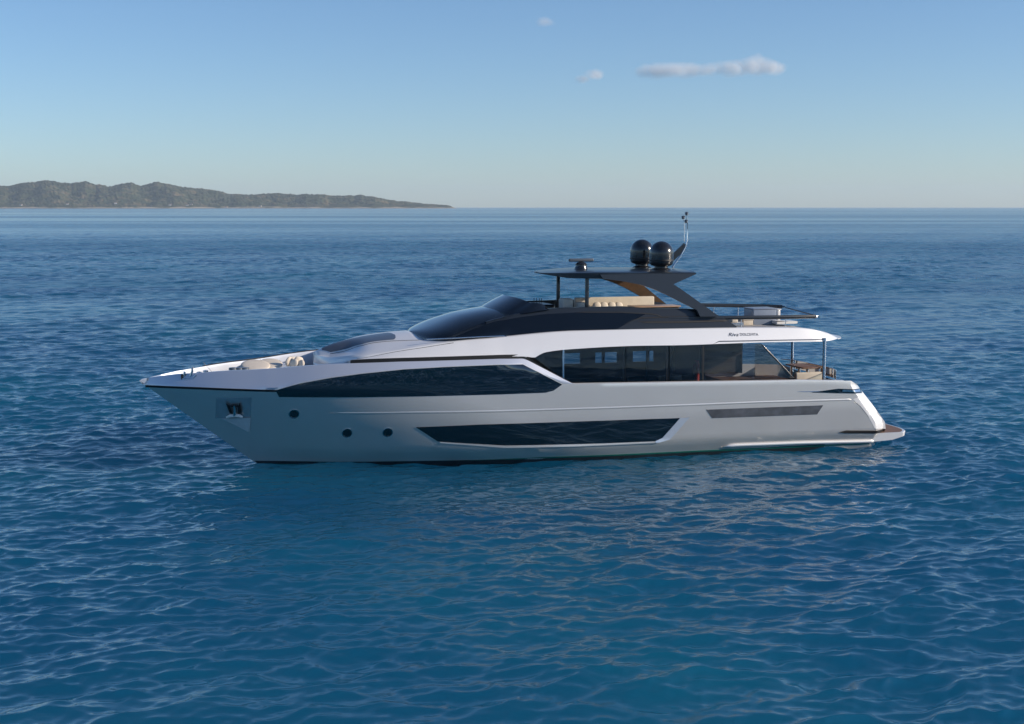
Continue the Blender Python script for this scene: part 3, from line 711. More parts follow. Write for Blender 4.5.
# satellite domes
for hb, u, vb in ((1.2, 661.2, 269.2), (-1.25, 641.8, 266.2)):
    x, z = P(u, vb, hb); zr = roofz(x, hb) - 0.02; top = P(u, {1.2: 241.0}.get(hb, 239.2), hb)[1]; hh = top - zr; R = 0.535
    o = MB(); o.lathe((x, -hb, zr), [(0.46, 0), (0.42, 0.06), (0.30, 0.10), (0.30, 0.16), (R * 0.86, 0.22), (R * 0.96, 0.28)] + [(R, 0.36), (R, hh * 0.5), (R, hh - R)] + [(R * math.cos(a), hh - R + R * math.sin(a)) for a in np.linspace(0.1, math.pi / 2 - 0.001, 12)], 40)
    dm = o.build('satellite_dome', M['dome'], root, 40)
    o = MB(); o.lathe((x, -hb, zr), [(R + 0.002, 0.40), (R + 0.012, 0.42), (R + 0.012, 0.45), (R + 0.002, 0.47)], 40); o.build('dome_seam', M['rubber'], dm, 40)
# light mast
mst = empty('mast', (0, 0, 0), 0, root)
def mp(u, v, hb=0): x, z = P(u, v, hb); return (x, -hb, z)
o = MB(); o.tube([mp(672.5, 267.5), mp(676, 262), mp(681, 255), mp(685, 248), mp(687, 241), mp(687.3, 232), mp(687.3, 221.5)], [0.05, 0.05, 0.045, 0.04, 0.035, 0.03, 0.025]); o.build('pole', M['steel'], mst, 60)
o = MB(); o.tube([mp(684.2, 241.5), mp(684.4, 231), mp(684.6, 221.8)], 0.022); o.build('second_pole', M['steel'], mst, 60)
o = MB(); o.prism([P(672.8, 261.5, 0), P(673, 253.5, 0), P(684, 243, 0), P(686, 245.5, 0), P(680, 254.5, 0)], -0.03, 0.03); o.build('bracket', M['charcoal'], mst, 30)
for u, v in ((683.2, 217.6), (686.6, 213.8), (686.2, 221.5)):
    p = mp(u, v); o = MB(); o.lathe((p[0], p[1], p[2] - 0.07), [(0.04, 0), (0.07, 0.02), (0.07, 0.10), (0.09, 0.11), (0.05, 0.15), (0.001, 0.16)], 16); o.build('navigation_light', M['skylight'], mst, 40)
o = MB(); o.tube([mp(684.6, 222), mp(683.2, 218.5)], 0.02, 6); o.tube([mp(687.2, 222), mp(686.6, 214)], 0.02, 6); o.build('light_stalk', M['steel'], mst, 60)

# ------------------------------------------------------------------ aft fly deck: rails and loose furniture
def rail(side, u_a, v_a, u_b, v_b, hb, name):
    xa, za = P(u_a, v_a, hb); xb, zb = P(u_b, v_b, hb); o = MB()
    pts = [(xa + (xb - xa) * t, -hb * (1 - 0.12 * t ** 4), za + (zb - za) * t) for t in np.linspace(0, 1, 24)]
    rows = []
    for p in pts:
        rows.append([(p[0], p[1] + 0.05 * math.cos(a), p[2] + 0.09 * math.sin(a)) for a in np.linspace(0, 2 * math.pi, 10, endpoint=False)])
    o.grid(rows, True); o.f.append(tuple(range(9, -1, -1))); k = len(o.v); o.f.append(tuple(range(k - 10, k)))
    r = o.build(name, M['charcoal'], root, 50)
    o = MB(); q = pts[-1]; o.tube([q, (q[0] + 0.09, q[1], q[2])], [0.075, 0.05], 10); o.build('rail_cap', M['steel'], r, 50)
    for t in (0.2, 0.5, 0.8):
        p = pts[int(t * 23)]; o = MB(); o.tube([(p[0], p[1], Z2(p[0]) - 0.05), (p[0], p[1], p[2] - 0.05)], 0.02, 8); o.build('stanchion', M['steel'], r, 50)
    return r
rail(-1, 668, 318.2, 819, 317.0, 2.62, 'guard_rail')
rail(1, 700, 305.0, 779, 306.2, -2.62, 'guard_rail')

xa, za = P(819, 317.0, 2.3); xb, zb = P(779, 306.2, -2.3)
o = MB(); o.tube([(xa, -2.3, za), (xa + 0.15, -1.9, za)] + [(xa + 0.25 - 0.0 * t, -1.5 + 3.0 * t, za + (zb - za) * t) for t in np.linspace(0, 1, 8)] + [(xb + 0.15, 1.9, zb), (xb, 2.3, zb)], 0.03, 8); o.build('stern_rail', M['charcoal'], root, 60)
def deck_thing(name, label, cat, u0, u1, vt, hb, dy, m, group=None, bev=0.03, topm=None, base=None):
    x0, zt = P(u0, vt, hb); x1, _ = P(u1, vt, hb); zb = Z2((x0 + x1) / 2) - 0.012 if base is None else base
    e = empty(name, tuple(to_world((x0 + x1) / 2, -hb + dy / 2, zb)), PSI); tag(e, label, cat, group)
    w = (x1 - x0) / 2; h = zt - zb
    o = MB(); o.box(-w, w, -dy / 2, dy / 2, 0, h - 0.05, bev); o.build('body', m, e, 40)
    o = MB(); o.box(-w - 0.03, w + 0.03, -dy / 2 - 0.03, dy / 2 + 0.03, h - 0.048, h, 0.02); o.build('top', topm or m, e, 40)
    return e
deck_thing('bar_cabinet', 'blue-grey bar cabinet standing behind the guard rail on the aft flybridge', 'cabinet', 753.5, 776.5, 308.6, 1.3, 1.0, M['bluegrey'], topm=M['bluegrey'])
deck_thing('side_table', 'narrow white stand right of the blue-grey bar cabinet', 'table', 777.6, 780.6, 309.0, 0.2, 0.4, M['inner_white'])
deck_thing('pouf', 'cream pouf between the dark coaming end and the bar cabinet', 'pouf', 743.5, 753.2, 319.2, 1.6, 0.7, M['cream'], topm=M['cushion'])
# low sun lounger with a raised back
x0, z0 = P(776, 327.2, 1.7); x1, z1 = P(796.5, 321.5, 1.7)
e = empty('sun_lounger', tuple(to_world(x0, -1.7, Z2(x0) - 0.01)), PSI); tag(e, 'pale sun lounger with raised backrest at the aft end of the flybridge', 'sun lounger')
o = MB(); L = x1 - x0; o.prism([(0, 0.08), (L, 0.08), (L, 0.18), (0, 0.18)], -0.1, 0.75); o.build('frame', M['inner_white'], e, 30)
o = MB(); hz_ = z1 - Z2(x0); o.prism([(0, 0.185), (L, 0.185), (L, hz_), (L - 0.1, hz_), (0, 0.22)], -0.05, 0.70); o.build('backrest', M['inner_white'], e, 30)
x0, _ = P(727, 326, 1.9); x1, _ = P(741, 326, 1.9)
e = empty('deck_bench', tuple(to_world((x0 + x1) / 2, -1.9, Z2(x0) - 0.01)), PSI); tag(e, 'low pale deck bench under the guard rail beside the cream pouf', 'bench')
w = (x1 - x0) / 2
o = MB(); o.box(-w, w, -0.3, 0.4, 0, 0.16, 0.04); o.build('base', M['inner_white'], e, 40)
o = MB(); o.box(-w * .7, w * .2, -0.28, 0.38, 0.162, 0.30, 0.05); o.build('seat_pad', M['cushion'], e, 40)

# ------------------------------------------------------------------ aft cockpit
for hb, u, v0, v1 in ((2.95, 824.7, 340.5, 381.5), (-2.0, 792.6, 340, 372)):
    x, z0 = P(u, v0, hb); _, z1 = P(u, v1, hb); o = MB(); o.tube([(x, -hb, z1 - 0.3), (x, -hb, z0 + 0.12)], 0.075, 14); cp = o.build('cockpit_post', M['steel'], root, 50)
xg0, zg0 = P(826, 370.5, -2.6); xg1, zg1 = P(847, 371.0, 2.7)
o = MB(); o.grid([[(xg1 - 0.05 - 0.5 * abs(s) ** 4, s * 2.7, z) for z in (zE(29.5) - 0.1, zg1)] for s in np.linspace(-1, 1, 21)])
gr = o.build('glass_balustrade', M['rail_glass'], root, 50)
o = MB(); o.tube([(xg1 - 0.05 - 0.5 * abs(s) ** 4, s * 2.7, zg1) for s in np.linspace(-1, 1, 21)], 0.02, 8); o.build('top_rail', M['steel'], gr, 50)
o = MB(); o.tube([(xg1 - 0.55, -2.7, zE(29.5) - .1), (xg1 - 0.55, -2.7, zg1)], 0.025, 8); o.build('rail_post', M['steel'], gr, 50)
cz = zck + 0.006
# dining table
x0, zt = P(799, 367.0, 0.2); x1, _ = P(818, 367.0, 0.2)
e = empty('dining_table', tuple(to_world((x0 + x1) / 2, 0.3, cz)), PSI); tag(e, 'dark teak dining table in the shaded aft cockpit under the flybridge overhang', 'table')
w = (x1 - x0) / 2; h = max(0.5, zt - cz)
o = MB(); o.box(-w, w, -0.9, 0.9, h - 0.06, h, 0.025); o.build('tabletop', M['teak'], e, 30)
o = MB(); o.tube([(0, -0.4, 0), (0, -0.4, h - 0.06)], 0.07); o.build('leg', M['steel'], e, 50)
o = MB(); o.tube([(0, 0.4, 0), (0, 0.4, h - 0.06)], 0.07); o.build('leg', M['steel'], e, 50)
# cream cockpit sofa
x0, zt = P(795, 372.6, 1.6); x1, _ = P(821, 374.0, 1.6)
e = empty('cockpit_sofa', tuple(to_world((x0 + x1) / 2, -1.6, cz)), PSI); tag(e, 'cream upholstered sofa by the near coaming of the aft cockpit', 'sofa')
w = (x1 - x0) / 2; h = zt - cz
o = MB(); o.box(-w, w, -0.12, 0.12, 0.1, h, 0.06); o.build('backrest', M['cream'], e, 40)
o = MB(); o.box(-w, w, 0.13, 0.75, 0.05, 0.42, 0.06); o.build('seat', M['cream'], e, 40)
# inside the salon
def salon_thing(name, label, cat, u0, u1, vt, hb, dy, m, group=None):
    x0, zt = P(u0, vt, hb); x1, _ = P(u1, vt, hb); e = empty(name, tuple(to_world((x0 + x1) / 2, -hb, zfl + 0.004)), PSI); tag(e, label, cat, group)
    w = (x1 - x0) / 2; h = zt - zfl
    o = MB(); o.box(-w, w, 0, dy, 0.05, h * 0.55, 0.05); o.build('seat', m, e, 40)
    o = MB(); o.box(-w, w, -0.17, -0.004, 0.05, h, 0.05); o.build('backrest', m, e, 40)
salon_thing('salon_sofa', 'beige sofa behind the middle salon window, left of the pillar', 'sofa', 658, 665, 375.5, 2.3, 0.8, M['cream'])
salon_thing('salon_sofa', 'longer beige sofa behind the salon glass, right of the pillar', 'sofa', 671.5, 681, 375.0, 2.3, 0.8, M['cream'])
x0, zt = P(697, 360.8, 1.2); xx, zb = P(697, 374, 1.2)
e = empty('floor_vase', tuple(to_world(x0, -1.2, zfl + 0.004)), PSI); tag(e, 'tall red lacquer vase standing inside the aft salon window', 'vase')
o = MB(); o.lathe((0, 0, 0), [(0.10, 0), (0.12, zb - zfl - .05), (0.19, zb - zfl + 0.15), (0.16, zt - zfl - 0.2), (0.08, zt - zfl - 0.08), (0.1, zt - zfl)], 20); o.build('body', M['red'], e, 50)

# ------------------------------------------------------------------ bow fittings and cushions
fl = empty('bow_fairlead', (0, 0, 0), 0, root)
def bp(u, v, dy=0.0): x, z = P(u, v, lambda x, z: YE(x)); return Vector((x, -YE(x) + dy, z))
for pts in ([(184.6, 371.5), (184.2, 375), (183.6, 378.6)], [(192.4, 366.4), (192.2, 371), (190.6, 376)]):
    o = MB(); o.tube([bp(*q) + Vector((0, -0.02, 0)) for q in pts], [0.05, 0.055, 0.06]); o.build('horn', M['steel'], fl, 50)
o = MB(); o.tube([bp(182, 378.4) + Vector((0, -.05, 0)), bp(187, 379.4) + Vector((0, -.07, 0)), bp(192, 379.2) + Vector((0, -.07, 0)), bp(196, 374.6) + Vector((0, -.03, 0))], 0.05); o.build('roller_cheek', M['steel'], fl, 50)
o = MB(); o.box(-0.14, 0.14, -0.06, 0.06, -0.12, 0.1, 0.03); ob = o.build('roller', M['rubber'], fl, 40); ob.location = bp(184.5, 376.6)
for u, v in ((199, 372), (205.5, 370.6)):
    x, z = P(u, v, lambda x, z: YE(x) - 0.4); o = MB(); o.lathe((x, -(YE(x) - 0.35), z - 0.35), [(0.07, 0), (0.05, 0.05), (0.05, 0.28), (0.11, 0.31), (0.11, 0.36), (0.001, 0.38)], 16); o.build('bollard', M['steel'], root, 40)
for u in (233, 239, 245):
    x, z = P(u, 368.6, 0.8); o = MB(); o.lathe((x, -0.8, z - 0.3), [(0.16, 0), (0.12, 0.1), (0.12, 0.22), (0.18, 0.26), (0.17, 0.34), (0.001, 0.36)], 18); o.build('windlass', M['skylight'], root, 40)
for (u0, v0), (u1, v1) in (((203.5, 362.5), (216, 370.5)), ((259, 358), (273.5, 368))):
    hb = -0.2; a, b = P(u0, v0, hb), P(u1, v1, hb); o = MB(); o.tube([(b[0], 0.2, b[1] - 0.25), (a[0], 0.2, a[1])], 0.009, 6); o.build('raked_stay', M['skylight'], root, 50)
# far bulwark top rail
o = MB(); o.tube([(x, YE(x) - 0.07, zE(x) + 0.03) for x in np.linspace(2.6, 9, 40)], 0.022, 8); o.build('bow_handrail', M['rubber'], root, 60)

def pad(name, label, cat, u, v, hb, r, tilt, m, group=None):
    x, z = P(u, v, hb); o = MB(); o.ell((0, 0, 0), r, 28, 14, 0.6); ob = o.build(name, m, None, 60); ob.location = to_world(x, -hb, z); ob.rotation_euler = (tilt, 0, PSI)
    return tag(ob, label, cat, group)
pad('sun_pad', 'large round cream sun pad on the foredeck, left of its smaller neighbour', 'sun pad', 255.5, 365.4, 0.2, (0.60, 0.85, 0.07), math.radians(10), M['cushion'])
pad('sun_pad', 'smaller oval cream sun pad between the round pad and pillow heap', 'sun pad', 270.5, 363.6, -0.3, (0.5, 0.75, 0.07), math.radians(10), M['cushion'])
for i, (u, v, hb, r, t) in enumerate(((289, 361.5, 0.2, (0.2, 0.1, 0.2), 0.3), (294, 363.5, 0.6, (0.22, 0.1, 0.17), -0.25), (298.5, 361, 0.3, (0.22, 0.12, 0.19), 0.15), (301, 364, 0.7, (0.2, 0.1, 0.16), -0.3), (293.5, 359.8, -0.4, (0.26, 0.1, 0.14), 0.1))):
    x, z = P(u, v, hb); o = MB(); o.ell((0, 0, 0), r, 20, 12, 0.6); ob = o.build('throw_pillow', M['cushion'], None, 60); ob.location = to_world(x, -hb, z); ob.rotation_euler = (t, t * 1.6, PSI + t * 3)
    tag(ob, 'white throw pillow in the heap at the front of the coach roof', 'pillow', 'white pillows heaped on the foredeck')
x0, zt = P(247, 369.4, 0.6); x1, _ = P(306, 366.0, 0.6)
o = MB(); o.box(x0, x1, -1.5, 1.6, zE(6) - 0.85, zt, 0.08); o.build('bow_seat_base', M['inner_white'], root, 40)

# ------------------------------------------------------------------ sea
def water_material():
    m = bpy.data.materials.new('sea_water'); m.use_nodes = True; nt = m.node_tree; b = nt.nodes['Principled BSDF']; L = nt.links
    g = nt.nodes.new('ShaderNodeNewGeometry')
    n1 = nt.nodes.new('ShaderNodeTexNoise'); n1.inputs['Scale'].default_value = 0.045; n1.inputs['Detail'].default_value = 3
    L.new(g.outputs['Position'], n1.inputs['Vector'])
    rp = nt.nodes.new('ShaderNodeValToRGB'); rp.color_ramp.elements[0].position = 0.35; rp.color_ramp.elements[1].position = 0.70
    rp.color_ramp.elements[0].color = (0.0045, 0.073, 0.160, 1); rp.color_ramp.elements[1].color = (0.006, 0.118, 0.188, 1)
    L.new(n1.outputs['Fac'], rp.inputs['Fac']); L.new(rp.outputs[0], b.inputs['Base Color'])
    at = nt.nodes.new('ShaderNodeAttribute'); at.attribute_name = 'ripple'
    mp_ = nt.nodes.new('ShaderNodeMapping'); mp_.inputs['Scale'].default_value = (0.0007, 0.0045, 1)
    n2 = nt.nodes.new('ShaderNodeTexNoise'); n2.inputs['Scale'].default_value = 1.0; n2.inputs['Detail'].default_value = 4; n2.inputs['Roughness'].default_value = 0.6
    L.new(g.outputs['Position'], mp_.inputs[0]); L.new(mp_.outputs[0], n2.inputs['Vector'])
    mr = nt.nodes.new('ShaderNodeMapRange'); mr.inputs[1].default_value = 0.38; mr.inputs[2].default_value = 0.62; mr.inputs[3].default_value = 0.45; mr.inputs[4].default_value = 1.15
    L.new(n2.outputs['Fac'], mr.inputs[0])
    mu = nt.nodes.new('ShaderNodeMath'); mu.operation = 'MULTIPLY'; L.new(at.outputs['Fac'], mu.inputs[0]); L.new(mr.outputs[0], mu.inputs[1])
    sq = nt.nodes.new('ShaderNodeMath'); sq.operation = 'SQRT'; L.new(mu.outputs[0], sq.inputs[0])
    ad = nt.nodes.new('ShaderNodeMath'); ad.operation = 'MAXIMUM'; L.new(sq.outputs[0], ad.inputs[0]); ad.inputs[1].default_value = 0.025
    L.new(ad.outputs[0], b.inputs['Roughness'])
    b.inputs['IOR'].default_value = 1.43
    b.subsurface_method = 'BURLEY'; b.inputs['Subsurface Weight'].default_value = 1.0; b.inputs['Subsurface Radius'].default_value = (1, 1, 1); b.inputs['Subsurface Scale'].default_value = 40.0
    n3 = nt.nodes.new('ShaderNodeTexNoise'); n3.inputs['Scale'].default_value = 3.6; n3.inputs['Detail'].default_value = 3
    mp3 = nt.nodes.new('ShaderNodeMapping'); mp3.inputs['Scale'].default_value = (0.75, 1.2, 1); L.new(g.outputs['Position'], mp3.inputs[0]); L.new(mp3.outputs[0], n3.inputs['Vector'])
    bu = nt.nodes.new('ShaderNodeBump'); bu.inputs['Strength'].default_value = 1.0; bu.inputs['Distance'].default_value = 0.014
    n4 = nt.nodes.new('ShaderNodeTexNoise'); n4.inputs['Scale'].default_value = 0.42; n4.inputs['Detail'].default_value = 2.5
    mp4 = nt.nodes.new('ShaderNodeMapping'); mp4.inputs['Scale'].default_value = (0.8, 1.1, 1); L.new(g.outputs['Position'], mp4.inputs[0]); L.new(mp4.outputs[0], n4.inputs['Vector'])
    bu2 = nt.nodes.new('ShaderNodeBump'); bu2.inputs['Strength'].default_value = 1.0; bu2.inputs['Distance'].default_value = 0.06
    L.new(n4.outputs['Fac'], bu2.inputs['Height']); L.new(bu2.outputs[0], bu.inputs['Normal'])
    L.new(n3.outputs['Fac'], bu.inputs['Height']); L.new(bu.outputs[0], b.inputs['Normal'])
    return m

def build_sea():
    rr = [0.0, 4, 8, 12, 15, 17, 18.5, 19.5, 20]
    r = 20.0
    while r < 21000: r += max(0.05, min(r * r / (F * H) * 0.27, 0.40 + max(0, r - 380) * 0.0016)) if r < 2200 else r * r / (F * H) * 0.45; rr.append(r)
    rr = np.array(rr); dr = np.gradient(rr)
    fine = np.arange(-0.66, 0.66, 0.00105); coarse = np.concatenate([np.linspace(-math.pi, -0.66, 60)[:-1], fine, np.linspace(0.66, math.pi, 60)[:-1]])
    th = coarse; NR, NT = len(rr), len(th)
    X = (rr[:, None] * np.sin(th)[None]).astype(np.float32); Yy = (rr[:, None] * np.cos(th)[None]).astype(np.float32)
    Z = np.zeros_like(X); DX = np.zeros_like(X); DY = np.zeros_like(X); lost = np.zeros(NR)
    nw = 180; lam = np.exp(rng.uniform(math.log(0.36), math.log(14.0), nw)); k = 2 * np.pi / lam
    dirs = math.radians(-68) + rng.normal(0, 0.64, nw)       # the breeze comes across the view
    slope = 0.030 * np.where(lam > 1.4, (1.4 / lam) ** 0.8, 1.0) * np.where(lam < 0.8, 1.2, 1.0)
    ph = rng.uniform(0, 2 * np.pi, nw)
    # gusts: slow variation of the chop
    G = np.ones_like(X); 
    for i in range(7):
        a = rng.uniform(0, 6.28); kk = 2 * np.pi / rng.uniform(18, 70); G += 0.085 * np.sin(kk * (math.cos(a) * X * 0.6 + math.sin(a) * Yy) + rng.uniform(0, 6.28)).astype(np.float32)
    calm = np.interp(rr, [0, 160, 700, 2500], [1, 1, 0.55, 0.4])
    for i in range(nw):
        kx, ky = k[i] * math.cos(dirs[i]), k[i] * math.sin(dirs[i]); a = slope[i] / k[i]
        att = np.exp(-((abs(ky) + 0.15 * k[i]) * dr / 2.0) ** 4); lost += 0.5 * slope[i] ** 2 * (1 - att ** 2)
        J = int(np.sum(att > 0.01))
        if J == 0: continue
        arg = (kx * X[:J] + ky * Yy[:J] + ph[i]).astype(np.float32); w = ((att * calm)[:J, None] * a * G[:J]).astype(np.float32)
        c = np.cos(arg); s = np.sin(arg); Z[:J] += w * c
        DX[:J] -= 0.8 * w * s * math.cos(dirs[i]); DY[:J] -= 0.8 * w * s * math.sin(dirs[i])
    X += DX; Yy += DY
    me = bpy.data.meshes.new('sea'); nv = NR * NT
    me.vertices.add(nv); me.vertices.foreach_set('co', np.stack([X, Yy, Z], -1).astype(np.float32).ravel())
    i0 = (np.arange(NR - 1)[:, None] * NT + np.arange(NT)[None]); i1 = (np.arange(NR - 1)[:, None] * NT + (np.arange(NT)[None] + 1) % NT)
    q = np.stack([i0, i1, i1 + NT, i0 + NT], -1)[:, :, ::-1].reshape(-1, 4); nf = len(q)
    me.loops.add(nf * 4); me.loops.foreach_set('vertex_index', q.ravel().astype(np.int32))
    me.polygons.add(nf); me.polygons.foreach_set('loop_start', np.arange(0, nf * 4, 4, dtype=np.int32))
    me.polygons.foreach_set('use_smooth', np.ones(nf, dtype=bool))
    at = me.attributes.new('ripple', 'FLOAT', 'POINT'); at.data.foreach_set('value', np.repeat(np.sqrt(lost) * 0.45 * calm, NT).astype(np.float32))
    me.update(calc_edges=True); me.materials.append(water_material())
    o = bpy.data.objects.new('sea', me); COL.objects.link(o); o.location.z = -0.16; tag(o, 'rippled deep blue sea reaching to the horizon', None, None, 'structure')
build_sea()

# ------------------------------------------------------------------ far island
ID = 12000.0; IK = ID / 4200.0
def build_island():
    prof = [(-420, 190), (-330, 181), (-260, 186), (-190, 178), (-120, 184), (-60, 183), (-20, 186.5), (0, 186.5), (12, 187), (30, 184), (50, 181.6), (62, 183.4), (75, 184.6), (88, 182.4), (100, 186), (112, 187.2), (125, 185.2), (134, 183.8), (144, 187), (160, 183), (170, 185), (190, 188.8), (203, 189.4), (212, 190.4), (230, 194.2), (250, 195.6), (280, 193.8), (300, 195.6), (316, 194.6), (336, 196.6), (362, 195.6), (380, 198.6), (400, 201.6), (425, 204), (448, 205.6), (456, 208.2)]
    us = np.array([p[0] for p in prof]); hs = np.array([(208.3 - p[1]) for p in prof]) / F * ID
    m = bpy.data.materials.new('island_scrub'); m.use_nodes = True; nt = m.node_tree; b = nt.nodes['Principled BSDF']; L = nt.links
    b.inputs['Roughness'].default_value = 0.95; b.inputs['Specular IOR Level'].default_value = 0.1
    g = nt.nodes.new('ShaderNodeNewGeometry')
    n1 = nt.nodes.new('ShaderNodeTexNoise'); n1.inputs['Scale'].default_value = 0.035 / IK; n1.inputs['Detail'].default_value = 8; n1.inputs['Roughness'].default_value = 0.65; L.new(g.outputs['Position'], n1.inputs['Vector'])
    r = nt.nodes.new('ShaderNodeValToRGB'); e = r.color_ramp.elements; e[0].position = 0.36; e[0].color = (0.020, 0.034, 0.016, 1); e[1].position = 0.68; e[1].color = (0.17, 0.125, 0.075, 1)
    x = r.color_ramp.elements.new(0.5); x.color = (0.052, 0.066, 0.032, 1); L.new(n1.outputs['Fac'], r.inputs['Fac'])
    sx = nt.nodes.new('ShaderNodeSeparateXYZ'); L.new(g.outputs['Position'], sx.inputs[0])
    n2 = nt.nodes.new('ShaderNodeTexNoise'); n2.inputs['Scale'].default_value = 0.02 / IK; n2.inputs['Detail'].default_value = 5; L.new(g.outputs['Position'], n2.inputs['Vector'])
    a = nt.nodes.new('ShaderNodeMath'); a.operation = 'MULTIPLY_ADD'; L.new(n2.outputs['Fac'], a.inputs[0]); a.inputs[1].default_value = 16 * IK; L.new(sx.outputs['Z'], a.inputs[2])
    mr = nt.nodes.new('ShaderNodeMapRange'); mr.inputs[1].default_value = 9 * IK; mr.inputs[2].default_value = 12 * IK; mr.inputs[3].default_value = 1; mr.inputs[4].default_value = 0; L.new(a.outputs[0], mr.inputs[0])
    mx = nt.nodes.new('ShaderNodeMix'); mx.data_type = 'RGBA'; L.new(mr.outputs[0], mx.inputs[0]); L.new(r.outputs[0], mx.inputs[6]); mx.inputs[7].default_value = (0.42, 0.35, 0.26, 1)
    L.new(mx.outputs[2], b.inputs['Base Color'])
    NX, NY = 1500, 90
    uu = np.linspace(-420, 458, NX); hx = np.interp(uu, us, hs)
    # fine ridge jitter
    j = np.zeros(NX)
    for i in range(60): w = float(np.exp(rng.uniform(math.log(1.6), math.log(40)))); j += 0.030 * w ** 0.62 * np.sin(uu * 2 * np.pi / w + rng.uniform(0, 6.28))
    hx = np.maximum(hx + IK * j * np.minimum(1, hx / 25 / IK), 0)
    depth = np.linspace(0, 1, NY); vs = []; fr = np.zeros((NX, NY))
    shp = np.interp(depth, [0, 0.03, 0.1, 0.3, 0.5, 0.62, 0.8, 1], [-0.05, 0.06, 0.18, 0.55, 0.86, 1.0, 0.7, -0.1])
    X0 = (uu - 512) / F * ID
    rg = np.zeros((NX, NY)); pts_x = X0[:, None] + 0 * depth; pts_y = ID - 260 * IK + depth[None] * 620 * IK + 40 * IK * np.sin(X0 / 170 / IK)[:, None] * (1 - depth[None])
    for i in range(60):
        w = IK * float(np.exp(rng.uniform(math.log(18), math.log(240)))); an = rng.uniform(0, np.pi); rg += IK * 0.055 * (w / IK) ** 0.62 * np.sin((pts_x * math.cos(an) + pts_y * math.sin(an)) * 2 * np.pi / w + rng.uniform(0, 6.28))
    rg -= IK * np.abs(np.sin(pts_x / 62 / IK + 0.6 * np.sin(pts_y / 90 / IK))) * 8
    Zz = 1.04 * hx[:, None] * shp[None] + 0.8 * (rg) * np.minimum(1, np.maximum(hx, 0)[:, None] / 45 / IK) * (shp[None] > 0) * np.sin(np.clip(depth[None] / 0.6, 0, 1) * np.pi) * 1.0
    Zz = np.where(hx[:, None] <= 0.3, -3, Zz)
    sc = np.where(True, pts_y / ID, 1.0)   # keep the skyline: farther ridges stand a bit taller
    for i in range(40):      # scrub and tree crowns break the slopes up
        w = IK * rng.uniform(7, 17); an = rng.uniform(0, np.pi); Zz += 0.16 * IK * np.sin((pts_x * math.cos(an) + pts_y * math.sin(an)) * 2 * np.pi / w + rng.uniform(0, 6.28)) * (Zz > 4 * IK)
    me = bpy.data.meshes.new('island')
    V = np.stack([pts_x * sc, pts_y, (Zz * sc)], -1).reshape(-1, 3)
    i0 = (np.arange(NX - 1)[:, None] * NY + np.arange(NY - 1)[None]).ravel(); q = np.stack([i0, i0 + NY, i0 + NY + 1, i0 + 1], -1)
    me.from_pydata(V.tolist(), [], q.tolist()); me.polygons.foreach_set('use_smooth', [True] * len(me.polygons)); me.materials.append(m)
    o = bpy.data.objects.new('island', me); COL.objects.link(o); tag(o, 'long low scrub covered island on the horizon', None, None, 'structure')
    dg = me.vertices; V3 = V.reshape(NX, NY, 3)
    proto = None
    for n_, (u, t) in enumerate(((172, 0.085), (189, 0.075), (193, 0.10), (228, 0.08), (262, 0.075), (70, 0.09), (24, 0.085), (118, 0.11))):
        i = int(np.argmin(abs(uu - u))); p = V3[i, int(t * (NY - 1))]
        e = empty('shore_house', (float(p[0]), float(p[1]), float(p[2]) - 1.0), rng.uniform(-.3, .3)); e.scale = (1.4, 1.4, 1.4)
        tag(e, 'tiny pale house at the foot of the distant island slope', 'house', 'pale houses along the island shore')
        if proto is None:
            o1 = MB(); o1.box(-7, 7, -4, 4, 0, 5.5); a1 = o1.build('wall', M['inner_white'], e, 30)
            o2 = MB(); o2.prism([(-7.6, 5.52), (7.6, 5.52), (5.4, 8.0), (-5.4, 8.0)], -4.6, 4.6); a2 = o2.build('roof', mat('clay_roof', (0.30, 0.13, 0.08), 0.8, 0, 0, 0.2, 1), e, 30); proto = (a1, a2)
        else:
            for q_ in proto: c = q_.copy(); COL.objects.link(c); c.parent = e
build_island()

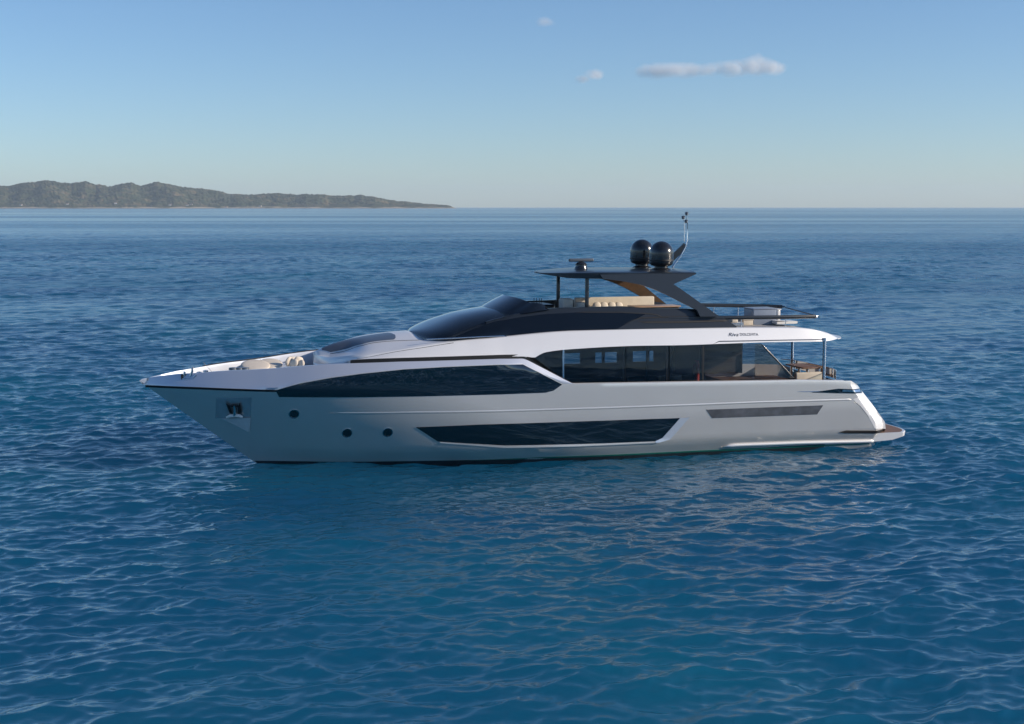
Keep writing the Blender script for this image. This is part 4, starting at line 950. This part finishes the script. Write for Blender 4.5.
# ------------------------------------------------------------------ clouds
def cloud(name, label, D, lumps, dens, seed):
    """lumps: pixel u, v, half width, half height"""
    def wp(u, v, y):
        d = np.array([(u - 512) / F, 1.0, -(v - 362) / F]); c, s = math.cos(PITCH), math.sin(PITCH)
        d = np.array([d[0], d[1] * c + d[2] * s, -d[1] * s + d[2] * c]); t = y / d[1]; return d * t + np.array([0, 0, H])
    o = MB(); k = D / F
    u0 = min(l[0] - l[2] for l in lumps); u1 = max(l[0] + l[2] for l in lumps); v0 = min(l[1] - l[3] for l in lumps); v1 = max(l[1] + l[3] for l in lumps)
    a, b = wp(u0, v1, D), wp(u1, v0, D)
    m = bpy.data.materials.new(name + '_vapour'); m.use_nodes = True; nt = m.node_tree; nt.nodes.remove(nt.nodes['Principled BSDF']); L = nt.links
    vol = nt.nodes.new('ShaderNodeVolumePrincipled'); vol.inputs['Color'].default_value = (0.98, 0.98, 0.98, 1); vol.inputs['Anisotropy'].default_value = -0.15
    L.new(vol.outputs[0], nt.nodes['Material Output'].inputs['Volume'])
    g = nt.nodes.new('ShaderNodeNewGeometry'); acc = None
    nz = nt.nodes.new('ShaderNodeTexNoise'); nz.inputs['Scale'].default_value = 1 / (26 * k); nz.inputs['Detail'].default_value = 5; nz.inputs['Roughness'].default_value = 0.62
    ofs = nt.nodes.new('ShaderNodeVectorMath'); ofs.operation = 'ADD'; ofs.inputs[1].default_value = (seed * 317.0, seed * 91.0, 0); L.new(g.outputs['Position'], ofs.inputs[0]); L.new(ofs.outputs[0], nz.inputs['Vector'])
    for u, v, w, h in lumps:
        c = wp(u, v, D); sb = nt.nodes.new('ShaderNodeVectorMath'); sb.operation = 'SUBTRACT'; sb.inputs[1].default_value = c; L.new(g.outputs['Position'], sb.inputs[0])
        dv = nt.nodes.new('ShaderNodeVectorMath'); dv.operation = 'DIVIDE'; dv.inputs[1].default_value = (w * k, max(w * 0.4, h) * k, h * k); L.new(sb.outputs[0], dv.inputs[0])
        ln = nt.nodes.new('ShaderNodeVectorMath'); ln.operation = 'LENGTH'; L.new(dv.outputs[0], ln.inputs[0])
        if acc is None: acc = ln.outputs['Value']
        else:
            mi = nt.nodes.new('ShaderNodeMath'); mi.operation = 'SMOOTH_MIN'; mi.inputs[2].default_value = 0.35; L.new(acc, mi.inputs[0]); L.new(ln.outputs['Value'], mi.inputs[1]); acc = mi.outputs[0]
        # container lump
        o.ell(c, (w * k * 1.25, max(w * 0.4, h) * k * 1.25, h * k * 1.35), 24, 14)
    # density = clamp((1 - dist) + (noise-0.5)*amp)
    m1 = nt.nodes.new('ShaderNodeMath'); m1.operation = 'SUBTRACT'; m1.inputs[0].default_value = 0.92; L.new(acc, m1.inputs[1])
    m2 = nt.nodes.new('ShaderNodeMath'); m2.operation = 'MULTIPLY_ADD'; L.new(nz.outputs['Fac'], m2.inputs[0]); m2.inputs[1].default_value = 1.9; m2.inputs[2].default_value = -0.9
    m3 = nt.nodes.new('ShaderNodeMath'); m3.operation = 'ADD'; L.new(m1.outputs[0], m3.inputs[0]); L.new(m2.outputs[0], m3.inputs[1])
    mr = nt.nodes.new('ShaderNodeMapRange'); mr.inputs[1].default_value = 0.0; mr.inputs[2].default_value = 0.9; mr.inputs[3].default_value = 0; mr.inputs[4].default_value = dens; L.new(m3.outputs[0], mr.inputs[0])
    L.new(mr.outputs[0], vol.inputs['Density'])
    m.cycles.volume_step_rate = 0.35
    ob = o.build(name, m, None, 60, weld=False)
    tag(ob, label, 'cloud')
cloud('cloud', 'long thin pinkish white cloud drifting high over the yacht', 7000, [(655, 71, 26, 8), (682, 70, 28, 8.5), (712, 70, 24, 8), (735, 67, 20, 9), (755, 65, 19, 11), (774, 68, 15, 7)], 0.024, 1)
cloud('cloud', 'small puff of cloud left of the long cloud', 7000, [(595, 75.5, 12, 6.5), (584, 79.5, 10, 5)], 0.045, 2)
cloud('cloud', 'faint wisp of cloud near the top of the sky', 7000, [(546, 22, 11, 5)], 0.014, 3)

# ------------------------------------------------------------------ haze
o = MB(); o.box(-24000, 24000, -24000, 24000, -1.6, 350)
hm = bpy.data.materials.new('haze_air'); hm.use_nodes = True; nt = hm.node_tree; nt.nodes.remove(nt.nodes['Principled BSDF'])
v = nt.nodes.new('ShaderNodeVolumePrincipled'); v.inputs['Color'].default_value = (0.80, 0.91, 1.0, 1); v.inputs['Density'].default_value = 2.9e-5; v.inputs['Anisotropy'].default_value = 0.1
nt.links.new(v.outputs[0], nt.nodes['Material Output'].inputs['Volume'])
hz = o.build('haze', hm, None, 30, weld=False); tag(hz, 'thin sea haze', None, None, 'stuff')
